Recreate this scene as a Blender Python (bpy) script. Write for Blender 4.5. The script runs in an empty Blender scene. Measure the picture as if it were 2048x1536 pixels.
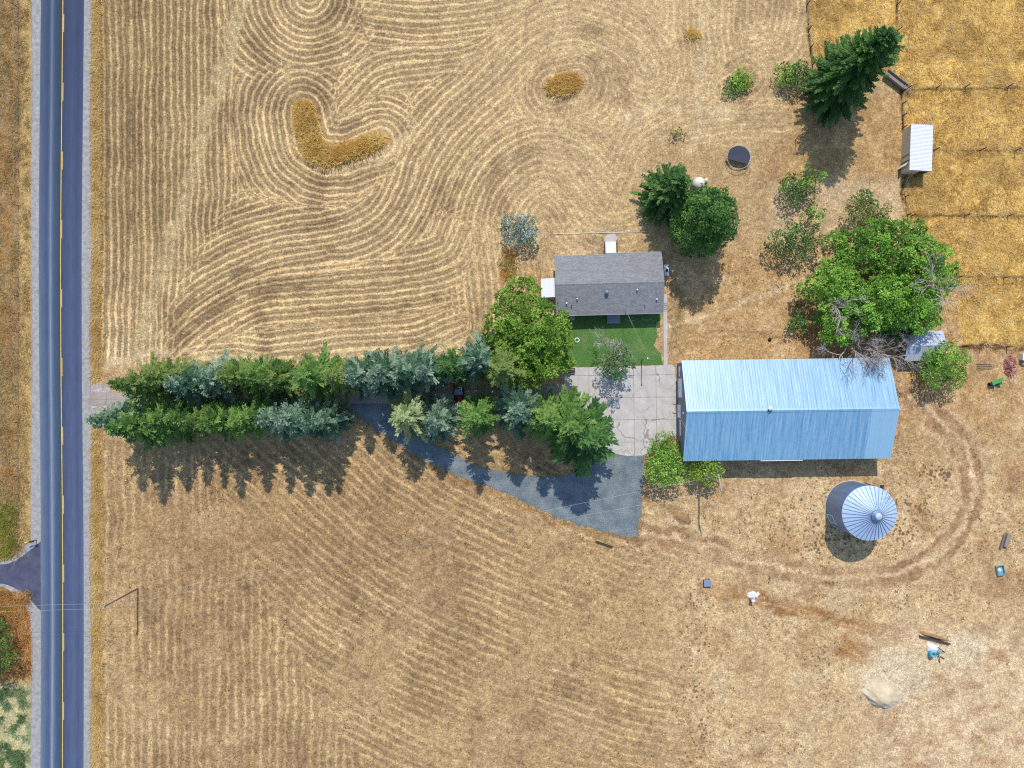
import bpy, bmesh, math, random
import numpy as np
from mathutils import Vector, Matrix

# ------------------------------------------------------------------ camera, sky, sun, exposure
scene = bpy.context.scene
COL = scene.collection
H = 118.0                 # drone height above the ground (m)
PPM = 12.0                # photograph pixels (2048 wide) per metre on the ground
cam_d = bpy.data.cameras.new('camera')
cam = bpy.data.objects.new('camera', cam_d)
COL.objects.link(cam)
cam.location = (0, 0, H)
cam.rotation_euler = (0, 0, 0)
cam_d.sensor_width = 36.0
cam_d.lens = 36.0 * H / (2048 / PPM)
cam_d.clip_start = 1.0
cam_d.clip_end = 9000.0
scene.camera = cam

SUN_EL = math.radians(51.0)
world = bpy.data.worlds.new('World')
scene.world = world
world.use_nodes = True
wn = world.node_tree
sky = wn.nodes.new('ShaderNodeTexSky')
sky.sky_type = 'NISHITA'
sky.sun_disc = False
sky.sun_elevation = SUN_EL
sky.sun_rotation = 0.0
sky.altitude = 700
sky.air_density = 1.0
sky.dust_density = 0.6
sky.ozone_density = 1.0
wn.nodes['Background'].inputs['Strength'].default_value = 0.15
wn.links.new(sky.outputs['Color'], wn.nodes['Background'].inputs['Color'])

sun_d = bpy.data.lights.new('sun', 'SUN')
sun_d.energy = 2.7
sun_d.angle = math.radians(0.5)
sun_d.color = (1.0, 0.95, 0.87)
sun = bpy.data.objects.new('sun', sun_d)
COL.objects.link(sun)
sun.location = (0, 60, 90)
sun.rotation_euler = (-(math.pi / 2 - SUN_EL), 0, 0)

vs = scene.view_settings
scene.display_settings.display_device = 'sRGB'
vs.view_transform = 'Standard'
vs.look = 'None'
vs.exposure = 0.52
vs.gamma = 1.0
scene.cycles.pixel_filter_type = 'BLACKMAN_HARRIS'
scene.cycles.filter_width = 1.15
scene.cycles.use_denoising = False
scene.cycles.max_bounces = 6
scene.cycles.transparent_max_bounces = 4

# ------------------------------------------------------------------ helpers
KALB = 1.32


def lin(c):
    c = c / 255.0
    return c / 12.92 if c <= 0.04045 else ((c + 0.055) / 1.055) ** 2.4


def T(r, g, b):
    """reflectance of a sunlit level surface that photographs as this sRGB value"""
    return np.array([min(0.9, lin(r) / KALB), min(0.9, lin(g) / KALB), min(0.9, lin(b) / KALB)])


def T4(r, g, b):
    return tuple(T(r, g, b)) + (1.0,)


def G(px, py, h=0.0):
    """photograph pixel, seen at height h -> place in the world"""
    s = 1.0 - h / H
    return Vector(((px - 1024) / PPM * s, (768 - py) / PPM * s, h))


def B(px, py, z=0.0):
    """pixel of a base on the ground -> place in the world, lifted to z"""
    return Vector(((px - 1024) / PPM, (768 - py) / PPM, z))


def tag(o, label=None, cat=None, group=None, kind=None):
    if label: o['label'] = label
    if cat: o['category'] = cat
    if group: o['group'] = group
    if kind: o['kind'] = kind
    return o


def thing(name, label, cat, loc=(0, 0, 0), rotz=0.0, group=None):
    o = bpy.data.objects.new(name, None)
    o.empty_display_size = 0.5
    COL.objects.link(o)
    o.location = loc
    o.rotation_euler = (0, 0, rotz)
    return tag(o, label, cat, group)


def link(name, me, mat, parent=None, loc=None):
    o = bpy.data.objects.new(name, me)
    COL.objects.link(o)
    if mat is not None:
        if len(me.materials) == 0:
            me.materials.append(mat)
    if parent is not None:
        o.parent = parent
    if loc is not None:
        o.location = loc
    return o


class MB:
    """collects simple shapes into one mesh"""

    def __init__(self):
        self.v = []
        self.f = []
        self.smooth = []

    def add(self, vs_, fs_, smooth=False):
        n = len(self.v)
        self.v += [tuple(p) for p in vs_]
        for f in fs_:
            self.f.append([i + n for i in f])
            self.smooth.append(smooth)
        return self

    def box(self, x0, x1, y0, y1, z0, z1, M=None):
        p = [(x0, y0, z0), (x1, y0, z0), (x1, y1, z0), (x0, y1, z0), (x0, y0, z1), (x1, y0, z1), (x1, y1, z1), (x0, y1, z1)]
        if M is not None:
            p = [M @ Vector(q) for q in p]
        return self.add(p, [(3, 2, 1, 0), (4, 5, 6, 7), (0, 1, 5, 4), (1, 2, 6, 5), (2, 3, 7, 6), (3, 0, 4, 7)])

    def tube(self, p0, p1, r0, r1=None, n=8, cap=True):
        r1 = r0 if r1 is None else r1
        p0 = Vector(p0); p1 = Vector(p1)
        d = (p1 - p0).normalized()
        a = d.orthogonal().normalized(); b = d.cross(a)
        ring = [[p + (a * math.cos(t) + b * math.sin(t)) * r for t in (2 * math.pi * k / n for k in range(n))] for p, r in ((p0, r0), (p1, r1))]
        fs = [(k, (k + 1) % n, n + (k + 1) % n, n + k) for k in range(n)]
        self.add(ring[0] + ring[1], fs, True)
        if cap:
            self.add(ring[1], [tuple(range(n))])
            self.add(ring[0], [tuple(reversed(range(n)))])
        return self

    def path(self, pts, r, n=6):
        """a tube through points; r a number or a list"""
        pts = [Vector(p) for p in pts]
        rs = r if isinstance(r, (list, tuple)) else [r] * len(pts)
        vsx = []
        for i, p in enumerate(pts):
            d = (pts[min(i + 1, len(pts) - 1)] - pts[max(i - 1, 0)]).normalized()
            ref = Vector((0, 0, 1)) if abs(d.z) < 0.9 else Vector((1, 0, 0))
            a = d.cross(ref).normalized(); b = d.cross(a)
            vsx += [p + (a * math.cos(t) + b * math.sin(t)) * rs[i] for t in (2 * math.pi * k / n for k in range(n))]
        fs = []
        for i in range(len(pts) - 1):
            for k in range(n):
                fs.append((i * n + k, i * n + (k + 1) % n, (i + 1) * n + (k + 1) % n, (i + 1) * n + k))
        fs.append(tuple(reversed(range(n))))
        fs.append(tuple((len(pts) - 1) * n + k for k in range(n)))
        return self.add(vsx, fs, True)

    def lathe(self, prof, n=32, c=(0, 0, 0), smooth=True):
        vsx = []
        for r, z in prof:
            for k in range(n):
                t = 2 * math.pi * k / n
                vsx.append((c[0] + r * math.cos(t), c[1] + r * math.sin(t), c[2] + z))
        fs = []
        for i in range(len(prof) - 1):
            for k in range(n):
                fs.append((i * n + k, i * n + (k + 1) % n, (i + 1) * n + (k + 1) % n, (i + 1) * n + k))
        return self.add(vsx, fs, smooth)

    def poly(self, pts):
        return self.add(pts, [tuple(range(len(pts)))])

    def mesh(self, name):
        me = bpy.data.meshes.new(name)
        me.from_pydata(self.v, [], self.f)
        me.polygons.foreach_set('use_smooth', self.smooth)
        me.update()
        return me

    def build(self, name, mat, parent=None, loc=None):
        return link(name, self.mesh(name), mat, parent, loc)


def np_mesh(name, V, F, attrs=None, smooth=False):
    """mesh from arrays; F is (m, k); attrs = {name: array (nv,) or (nv,3)}"""
    V = np.asarray(V, dtype=np.float32); F = np.asarray(F, dtype=np.int32)
    me = bpy.data.meshes.new(name)
    m, k = F.shape
    me.vertices.add(len(V)); me.loops.add(m * k); me.polygons.add(m)
    me.vertices.foreach_set('co', V.ravel())
    me.loops.foreach_set('vertex_index', F.ravel())
    me.polygons.foreach_set('loop_start', np.arange(0, m * k, k, dtype=np.int32))
    me.polygons.foreach_set('use_smooth', np.full(m, smooth, dtype=bool))
    me.update(calc_edges=True)
    for an, arr in (attrs or {}).items():
        arr = np.asarray(arr, dtype=np.float32)
        if arr.ndim == 1:
            a = me.attributes.new(an, 'FLOAT', 'POINT'); a.data.foreach_set('value', arr)
        else:
            a = me.attributes.new(an, 'FLOAT_COLOR', 'POINT')
            c4 = np.ones((len(arr), 4), dtype=np.float32); c4[:, :3] = arr
            a.data.foreach_set('color', c4.ravel())
    return me


# numpy value noise -------------------------------------------------
_lat = np.random.RandomState(11).rand(256, 256)


def vnoise(x, y, seed=0):
    x = x + seed * 37.17; y = y + seed * 91.73
    xi = np.floor(x).astype(int); yi = np.floor(y).astype(int)
    fx = x - xi; fy = y - yi
    fx = fx * fx * (3 - 2 * fx); fy = fy * fy * (3 - 2 * fy)
    a = _lat[xi & 255, yi & 255]; b = _lat[(xi + 1) & 255, yi & 255]
    c = _lat[xi & 255, (yi + 1) & 255]; d = _lat[(xi + 1) & 255, (yi + 1) & 255]
    return (a * (1 - fx) + b * fx) * (1 - fy) + (c * (1 - fx) + d * fx) * fy


def fbm(x, y, seed=0, octv=4):
    s = 0; amp = 0.5; tot = 0
    for i in range(octv):
        s = s + amp * vnoise(x, y, seed + i * 3); tot += amp
        x = x * 2.03; y = y * 2.03; amp *= 0.5
    return s / tot


def sstep(a, b, x):
    t = np.clip((x - a) / (b - a), 0, 1)
    return t * t * (3 - 2 * t)


def dpl(px, py, pts):
    """distance from every (px,py) to a polyline"""
    d2 = np.full(px.shape, 1e12)
    if len(pts) == 1:
        return np.hypot(px - pts[0][0], py - pts[0][1])
    for (ax, ay), (bx, by) in zip(pts[:-1], pts[1:]):
        vx, vy = bx - ax, by - ay
        t = np.clip(((px - ax) * vx + (py - ay) * vy) / (vx * vx + vy * vy), 0, 1)
        d2 = np.minimum(d2, (px - ax - t * vx) ** 2 + (py - ay - t * vy) ** 2)
    return np.sqrt(d2)


def inpoly(px, py, poly):
    r = np.zeros(px.shape, dtype=bool)
    n = len(poly)
    for i in range(n):
        x0, y0 = poly[i]; x1, y1 = poly[(i + 1) % n]
        if y0 == y1: continue
        c = ((y0 > py) != (y1 > py)) & (px < (x1 - x0) * (py - y0) / (y1 - y0) + x0)
        r ^= c
    return r


def sdpoly(px, py, poly):
    d = dpl(px, py, list(poly) + [poly[0]])
    return np.where(inpoly(px, py, poly), -d, d)


def crom(pts, n=6, closed=False):
    """smooth curve through points"""
    P = [np.array(p, float) for p in pts]
    out = []
    m = len(P)
    rng = range(m if closed else m - 1)
    for i in rng:
        p1 = P[i]; p2 = P[(i + 1) % m]
        p0 = P[(i - 1) % m] if closed or i > 0 else 2 * p1 - p2
        p3 = P[(i + 2) % m] if closed or i < m - 2 else 2 * p2 - p1
        for k in range(n):
            t = k / n
            out.append(tuple(0.5 * ((2 * p1) + (-p0 + p2) * t + (2 * p0 - 5 * p1 + 4 * p2 - p3) * t * t + (-p0 + 3 * p1 - 3 * p2 + p3) * t ** 3)))
    if not closed:
        out.append(tuple(P[-1]))
    return out


# ------------------------------------------------------------------ materials
def new_mat(name):
    m = bpy.data.materials.new(name)
    m.use_nodes = True
    nt = m.node_tree
    return m, nt, nt.nodes['Principled BSDF']


def N(nt, typ, **kw):
    n = nt.nodes.new(typ)
    for k, v in kw.items():
        if k in n.inputs.keys() if isinstance(k, str) else False:
            n.inputs[k].default_value = v
        else:
            setattr(n, k, v)
    return n


def ramp(nt, fac, stops):
    r = nt.nodes.new('ShaderNodeValToRGB')
    e = r.color_ramp.elements
    while len(e) > 1: e.remove(e[-1])
    e[0].position = stops[0][0]; e[0].color = stops[0][1]
    for p, c in stops[1:]:
        x = e.new(p); x.color = c
    nt.links.new(fac, r.inputs['Fac'])
    return r.outputs['Color']


def g3(v):
    return (v, v, v, 1)


def mixc(nt, a, b, fac, mode='MIX'):
    n = nt.nodes.new('ShaderNodeMix'); n.data_type = 'RGBA'; n.blend_type = mode
    for s, v in ((n.inputs[0], fac), (n.inputs[6], a), (n.inputs[7], b)):
        if hasattr(v, 'is_output'):
            nt.links.new(v, s)
        else:
            s.default_value = v
    return n.outputs[2]


def math_(nt, op, a, b=None, c=None, clamp=False):
    n = nt.nodes.new('ShaderNodeMath'); n.operation = op; n.use_clamp = clamp
    for i, v in enumerate((a, b, c)):
        if v is None: continue
        if hasattr(v, 'is_output'): nt.links.new(v, n.inputs[i])
        else: n.inputs[i].default_value = v
    return n.outputs[0]


def noise(nt, vec, scale, detail=3.0, rough=0.55, dist=0.0):
    n = nt.nodes.new('ShaderNodeTexNoise')
    n.inputs['Scale'].default_value = scale; n.inputs['Detail'].default_value = detail
    n.inputs['Roughness'].default_value = rough; n.inputs['Distortion'].default_value = dist
    if vec is not None: nt.links.new(vec, n.inputs['Vector'])
    return n.outputs['Fac']


def coords(nt, scale=(1, 1, 1), rotz=0.0):
    tc = nt.nodes.new('ShaderNodeTexCoord')
    mp = nt.nodes.new('ShaderNodeMapping')
    mp.inputs['Scale'].default_value = scale
    mp.inputs['Rotation'].default_value = (0, 0, rotz)
    nt.links.new(tc.outputs['Object'], mp.inputs['Vector'])
    return mp.outputs['Vector']


def bump(nt, height, strength, dist, bsdf):
    b = nt.nodes.new('ShaderNodeBump')
    b.inputs['Strength'].default_value = strength; b.inputs['Distance'].default_value = dist
    nt.links.new(height, b.inputs['Height']); nt.links.new(b.outputs['Normal'], bsdf.inputs['Normal'])


def rough_mat(name, c1, c2, scale=2.0, rough=0.85, detail=4.0, stretch=(1, 1, 1), metallic=0.0, lo=0.3, hi=0.7, bumpd=0.0, spec=0.3, fine=None):
    """two tones mixed by noise"""
    m, nt, b = new_mat(name)
    v = coords(nt, stretch)
    f = noise(nt, v, scale, detail, 0.6)
    col = ramp(nt, f, [(lo, tuple(c1)[:3] + (1,)), (hi, tuple(c2)[:3] + (1,))])
    if fine:
        f2 = noise(nt, v, fine[0], 2.0, 0.6)
        col = mixc(nt, col, ramp(nt, f2, [(0.25, g3(1 - fine[1])), (0.75, g3(1 + fine[1]))]), 1.0, 'MULTIPLY')
    nt.links.new(col, b.inputs['Base Color'])
    b.inputs['Roughness'].default_value = rough
    b.inputs['Metallic'].default_value = metallic
    b.inputs['Specular IOR Level'].default_value = spec
    if bumpd > 0: bump(nt, f, 0.6, bumpd, b)
    return m


def plain(name, c, rough=0.6, metallic=0.0, var=0.12, scale=3.0):
    c = np.array(c[:3])
    return rough_mat(name, c * (1 - var), np.minimum(0.95, c * (1 + var)), scale, rough, metallic=metallic)


# ---- ground
def ground_material():
    m, nt, b = new_mat('dry_field')
    L = nt.links
    v = coords(nt)
    at = nt.nodes.new('ShaderNodeAttribute'); at.attribute_name = 'albedo'
    ph = nt.nodes.new('ShaderNodeAttribute'); ph.attribute_name = 'phase'
    am = nt.nodes.new('ShaderNodeAttribute'); am.attribute_name = 'rowamp'
    wd = nt.nodes.new('ShaderNodeAttribute'); wd.attribute_name = 'weed'
    st = nt.nodes.new('ShaderNodeAttribute'); st.attribute_name = 'grain'
    # mown rows
    ph2 = nt.nodes.new('ShaderNodeAttribute'); ph2.attribute_name = 'phase2'
    sm = nt.nodes.new('ShaderNodeAttribute'); sm.attribute_name = 'seam'
    wob = math_(nt, 'MULTIPLY', math_(nt, 'SUBTRACT', noise(nt, v, 0.9, 4.0, 0.65), 0.5), 0.5)

    def swath(phase):
        p = math_(nt, 'ADD', phase, wob)
        c1 = math_(nt, 'MULTIPLY_ADD', math_(nt, 'COSINE', math_(nt, 'MULTIPLY', p, 2 * math.pi)), 0.5, 0.5)
        c2 = math_(nt, 'MULTIPLY_ADD', math_(nt, 'COSINE', math_(nt, 'MULTIPLY', p, 4 * math.pi)), 0.5, 0.5)
        return math_(nt, 'ADD', math_(nt, 'POWER', c1, 2.2), math_(nt, 'MULTIPLY', math_(nt, 'POWER', c2, 3.0), 0.22))
    brk = noise(nt, v, 2.4, 5.0, 0.8)
    sp = math_(nt, 'MAXIMUM', swath(ph.outputs['Fac']), math_(nt, 'MULTIPLY', swath(ph2.outputs['Fac']), sm.outputs['Fac']))
    s2 = math_(nt, 'ADD', math_(nt, 'MULTIPLY_ADD', sp, 1.45, -0.68), math_(nt, 'MULTIPLY', math_(nt, 'SUBTRACT', brk, 0.5), 2.6))
    rowv = ramp(nt, math_(nt, 'ADD', math_(nt, 'MULTIPLY', s2, 0.5), 0.5), [(0.08, (0.42, 0.42, 0.44, 1)), (0.36, (0.80, 0.79, 0.78, 1)), (0.58, (1.14, 1.13, 1.10, 1)), (0.88, (1.55, 1.54, 1.50, 1))])
    wnz = nt.nodes.new('ShaderNodeTexWhiteNoise'); wnz.noise_dimensions = '1D'
    L.new(math_(nt, 'ROUND', ph.outputs['Fac']), wnz.inputs['W'])
    rowv = mixc(nt, rowv, ramp(nt, wnz.outputs['Value'], [(0.0, g3(0.80)), (1.0, g3(1.16))]), 1.0, 'MULTIPLY')
    rowv = mixc(nt, rowv, ramp(nt, noise(nt, v, 0.16, 4.0, 0.6), [(0.3, g3(0.82)), (0.7, g3(1.14))]), 1.0, 'MULTIPLY')
    col = mixc(nt, at.outputs['Color'], mixc(nt, at.outputs['Color'], rowv, 1.0, 'MULTIPLY'), am.outputs['Fac'])
    # straw grain of three sizes, and its drift of hue
    f1 = noise(nt, v, 4.2, 3.0, 0.8, 0.8)
    f2 = noise(nt, v, 1.1, 5.0, 0.75, 0.5)
    f3 = noise(nt, v, 0.28, 4.0, 0.6, 0.3)
    gcol = mixc(nt, ramp(nt, f1, [(0.30, (0.34, 0.31, 0.29, 1)), (0.43, (0.80, 0.78, 0.76, 1)), (0.52, (1.05, 1.05, 1.04, 1)), (0.66, (1.75, 1.75, 1.70, 1))]),
                ramp(nt, f2, [(0.30, (0.58, 0.54, 0.54, 1)), (0.5, (1.0, 0.99, 0.98, 1)), (0.70, (1.42, 1.42, 1.36, 1))]), 1.0, 'MULTIPLY')
    gcol = mixc(nt, gcol, ramp(nt, f3, [(0.3, (0.86, 0.83, 0.84, 1)), (0.55, (1.02, 1.02, 1.0, 1)), (0.75, (1.13, 1.13, 1.10, 1))]), 1.0, 'MULTIPLY')
    hu = noise(nt, coords(nt, (1, 1, 1), 0.7), 2.6, 4.0, 0.75)
    gcol = mixc(nt, gcol, ramp(nt, hu, [(0.30, (0.98, 0.92, 1.10, 1)), (0.46, (1.0, 1.0, 1.0, 1)), (0.56, (1.02, 1.02, 0.88, 1)), (0.70, (1.12, 0.98, 0.78, 1))]), 1.0, 'MULTIPLY')
    col = mixc(nt, col, mixc(nt, col, gcol, 1.0, 'MULTIPLY'), st.outputs['Fac'])
    # low dark weeds
    mot = mixc(nt, col, ramp(nt, noise(nt, coords(nt, (1, 1, 1), 1.1), 0.75, 5.0, 0.7, 0.4), [(0.30, (0.60, 0.56, 0.54, 1)), (0.48, (0.97, 0.95, 0.93, 1)), (0.68, (1.22, 1.22, 1.20, 1))]), 1.0, 'MULTIPLY')
    col = mixc(nt, col, mot, wd.outputs['Fac'])
    vo = nt.nodes.new('ShaderNodeTexVoronoi'); vo.inputs['Scale'].default_value = 1.5; vo.inputs['Randomness'].default_value = 1.0
    L.new(v, vo.inputs['Vector'])
    w1 = math_(nt, 'ADD', vo.outputs['Distance'], math_(nt, 'MULTIPLY', noise(nt, v, 3.6, 4.0, 0.75), 0.75))
    wthr = math_(nt, 'MULTIPLY', wd.outputs['Fac'], math_(nt, 'ADD', 0.18, math_(nt, 'MULTIPLY', noise(nt, v, 0.3, 4.0, 0.65), 1.3)))
    wm = math_(nt, 'MULTIPLY', math_(nt, 'SUBTRACT', wthr, w1), 9.0, clamp=True)
    wcol = ramp(nt, noise(nt, v, 0.6, 2.0), [(0.42, T4(124, 92, 62)), (0.58, T4(108, 86, 60)), (0.68, T4(92, 98, 62))])
    col = mixc(nt, col, wcol, math_(nt, 'MULTIPLY', wm, 0.8))
    L.new(col, b.inputs['Base Color'])
    b.inputs['Roughness'].default_value = 0.95
    b.inputs['Specular IOR Level'].default_value = 0.1
    hgt = math_(nt, 'ADD', math_(nt, 'MULTIPLY', math_(nt, 'MULTIPLY', s2, am.outputs['Fac']), 0.5), math_(nt, 'MULTIPLY', f1, 0.9))
    bump(nt, hgt, 0.55, 0.10, b)
    return m


MAT = {}
MAT['ground'] = ground_material()


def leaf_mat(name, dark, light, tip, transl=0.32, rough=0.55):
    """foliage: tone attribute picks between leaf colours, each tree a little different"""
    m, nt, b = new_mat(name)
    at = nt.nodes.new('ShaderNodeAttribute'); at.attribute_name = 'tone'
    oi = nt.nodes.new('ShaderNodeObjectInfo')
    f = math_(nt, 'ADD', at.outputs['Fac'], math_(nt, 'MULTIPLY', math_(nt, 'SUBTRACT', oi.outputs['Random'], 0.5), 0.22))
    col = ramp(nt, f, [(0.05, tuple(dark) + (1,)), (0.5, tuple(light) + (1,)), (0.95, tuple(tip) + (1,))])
    nt.links.new(col, b.inputs['Base Color'])
    b.inputs['Roughness'].default_value = rough
    b.inputs['Specular IOR Level'].default_value = 0.25
    tr = nt.nodes.new('ShaderNodeBsdfTranslucent'); nt.links.new(col, tr.inputs['Color'])
    mx = nt.nodes.new('ShaderNodeMixShader'); mx.inputs['Fac'].default_value = transl
    nt.links.new(b.outputs[0], mx.inputs[1]); nt.links.new(tr.outputs[0], mx.inputs[2])
    nt.links.new(mx.outputs[0], nt.nodes['Material Output'].inputs['Surface'])
    return m


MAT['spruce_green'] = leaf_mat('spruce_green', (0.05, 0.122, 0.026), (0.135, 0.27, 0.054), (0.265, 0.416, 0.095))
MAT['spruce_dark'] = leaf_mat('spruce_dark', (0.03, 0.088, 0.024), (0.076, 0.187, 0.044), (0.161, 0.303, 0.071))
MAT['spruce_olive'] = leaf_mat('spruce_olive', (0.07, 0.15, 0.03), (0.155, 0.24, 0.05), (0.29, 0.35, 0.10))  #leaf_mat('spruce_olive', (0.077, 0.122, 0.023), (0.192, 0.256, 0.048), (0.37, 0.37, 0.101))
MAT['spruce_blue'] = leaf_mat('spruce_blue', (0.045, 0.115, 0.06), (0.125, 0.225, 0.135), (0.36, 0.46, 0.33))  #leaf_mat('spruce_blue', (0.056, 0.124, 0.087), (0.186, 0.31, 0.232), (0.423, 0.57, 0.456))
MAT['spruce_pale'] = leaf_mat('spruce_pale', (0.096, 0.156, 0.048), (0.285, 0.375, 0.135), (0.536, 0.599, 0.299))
MAT['leaf_green'] = leaf_mat('leaf_green', (0.08, 0.179, 0.025), (0.202, 0.404, 0.05), (0.4, 0.66, 0.106), 0.3)
MAT['leaf_dark'] = leaf_mat('leaf_dark', (0.04, 0.108, 0.026), (0.099, 0.225, 0.047), (0.189, 0.359, 0.076), 0.28)
MAT['leaf_yellow'] = leaf_mat('leaf_yellow', (0.09, 0.20, 0.02), (0.19, 0.35, 0.04), (0.36, 0.52, 0.09), 0.35)  #leaf_mat('leaf_yellow', (0.087, 0.149, 0.012), (0.217, 0.326, 0.031), (0.407, 0.521, 0.081), 0.3)
MAT['leaf_lime'] = leaf_mat('leaf_lime', (0.12, 0.216, 0.018), (0.285, 0.45, 0.045), (0.52, 0.662, 0.126), 0.3)
MAT['leaf_olive'] = leaf_mat('leaf_olive', (0.09, 0.115, 0.026), (0.224, 0.256, 0.064), (0.37, 0.386, 0.134), 0.25)
MAT['leaf_silver'] = leaf_mat('leaf_silver', (0.09, 0.15, 0.11), (0.2, 0.29, 0.23), (0.42, 0.52, 0.45), 0.2)
MAT['bark'] = rough_mat('bark', (0.06, 0.045, 0.035), (0.13, 0.10, 0.08), 3.0, 0.9, stretch=(4, 4, 0.6), bumpd=0.02)
MAT['dead_wood'] = rough_mat('dead_wood', (0.34, 0.29, 0.26), (0.55, 0.49, 0.45), 3.0, 0.85)


def tuft_mat(name):
    m, nt, b = new_mat(name)
    at = nt.nodes.new('ShaderNodeAttribute'); at.attribute_name = 'albedo'
    nt.links.new(at.outputs['Color'], b.inputs['Base Color'])
    b.inputs['Roughness'].default_value = 0.8
    b.inputs['Specular IOR Level'].default_value = 0.15
    tr = nt.nodes.new('ShaderNodeBsdfTranslucent'); nt.links.new(at.outputs['Color'], tr.inputs['Color'])
    mx = nt.nodes.new('ShaderNodeMixShader'); mx.inputs['Fac'].default_value = 0.45
    nt.links.new(b.outputs[0], mx.inputs[1]); nt.links.new(tr.outputs[0], mx.inputs[2])
    nt.links.new(mx.outputs[0], nt.nodes['Material Output'].inputs['Surface'])
    return m


MAT['tuft'] = tuft_mat('dry_grass_blades')


def road_material():
    m, nt, b = new_mat('road_asphalt')
    v = coords(nt)
    tc = nt.nodes.new('ShaderNodeTexCoord')
    sx = nt.nodes.new('ShaderNodeSeparateXYZ'); nt.links.new(tc.outputs['UV'], sx.inputs[0])
    sy = nt.nodes.new('ShaderNodeSeparateXYZ'); nt.links.new(tc.outputs['Object'], sy.inputs[0])
    u = math_(nt, 'ADD', sx.outputs['X'], math_(nt, 'MULTIPLY', math_(nt, 'SUBTRACT', noise(nt, coords(nt, (1, 0.05, 1)), 1.2, 2.0), 0.5), 0.02))
    # lanes: worn pale wheel track, tar seams, edges
    prof = ramp(nt, u, [(0.0, T4(124, 140, 176)), (0.06, T4(104, 124, 170)), (0.14, T4(92, 108, 158)), (0.19, T4(80, 96, 146)), (0.235, T4(110, 128, 176)),
                        (0.268, T4(158, 172, 205)), (0.30, T4(118, 134, 180)), (0.35, T4(82, 100, 150)), (0.44, T4(66, 92, 122)), (0.49, T4(58, 84, 110)), (0.55, T4(74, 88, 136)),
                        (0.66, T4(84, 98, 150)), (0.76, T4(92, 106, 158)), (0.88, T4(80, 94, 146)), (1.0, T4(98, 112, 158))])
    # the road is newer (darker) away to one end
    yy = math_(nt, 'MULTIPLY_ADD', sy.outputs['Y'], 1 / 128.0, 0.5)
    prof = mixc(nt, prof, ramp(nt, yy, [(0.3, g3(1.02)), (0.6, (0.84, 0.86, 0.90, 1)), (0.95, (0.46, 0.53, 0.62, 1))]), 1.0, 'MULTIPLY')
    prof = mixc(nt, prof, (0.85, 0.85, 0.64, 1), 1.0, 'MULTIPLY')
    f = noise(nt, coords(nt, (1, 0.12, 1)), 2.2, 5.0, 0.65)
    col = mixc(nt, prof, ramp(nt, f, [(0.3, g3(0.84)), (0.7, g3(1.14))]), 1.0, 'MULTIPLY')
    f2 = noise(nt, v, 6.0, 3.0, 0.7)
    col = mixc(nt, col, ramp(nt, f2, [(0.25, g3(0.86)), (0.75, g3(1.14))]), 1.0, 'MULTIPLY')
    nt.links.new(col, b.inputs['Base Color'])
    b.inputs['Roughness'].default_value = 0.8
    bump(nt, f2, 0.3, 0.02, b)
    return m


MAT['road'] = road_material()
MAT['gravel'] = rough_mat('pale_gravel', T(150, 148, 150), T(196, 190, 184), 1.6, 0.95, 6.0, fine=(9.0, 0.3))
MAT['side_asphalt'] = rough_mat('dark_asphalt', T(74, 78, 98), T(100, 102, 124), 0.7, 0.85, 5.0, fine=(7.0, 0.12))
MAT['drive'] = rough_mat('bluish_gravel_drive', T(104, 117, 123), T(148, 156, 157), 0.5, 0.95, 6.0, fine=(6.0, 0.4))
MAT['yellow_line'] = rough_mat('yellow_road_paint', T(226, 176, 84), T(250, 214, 120), 1.5, 0.6, fine=(8.0, 0.12))


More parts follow.
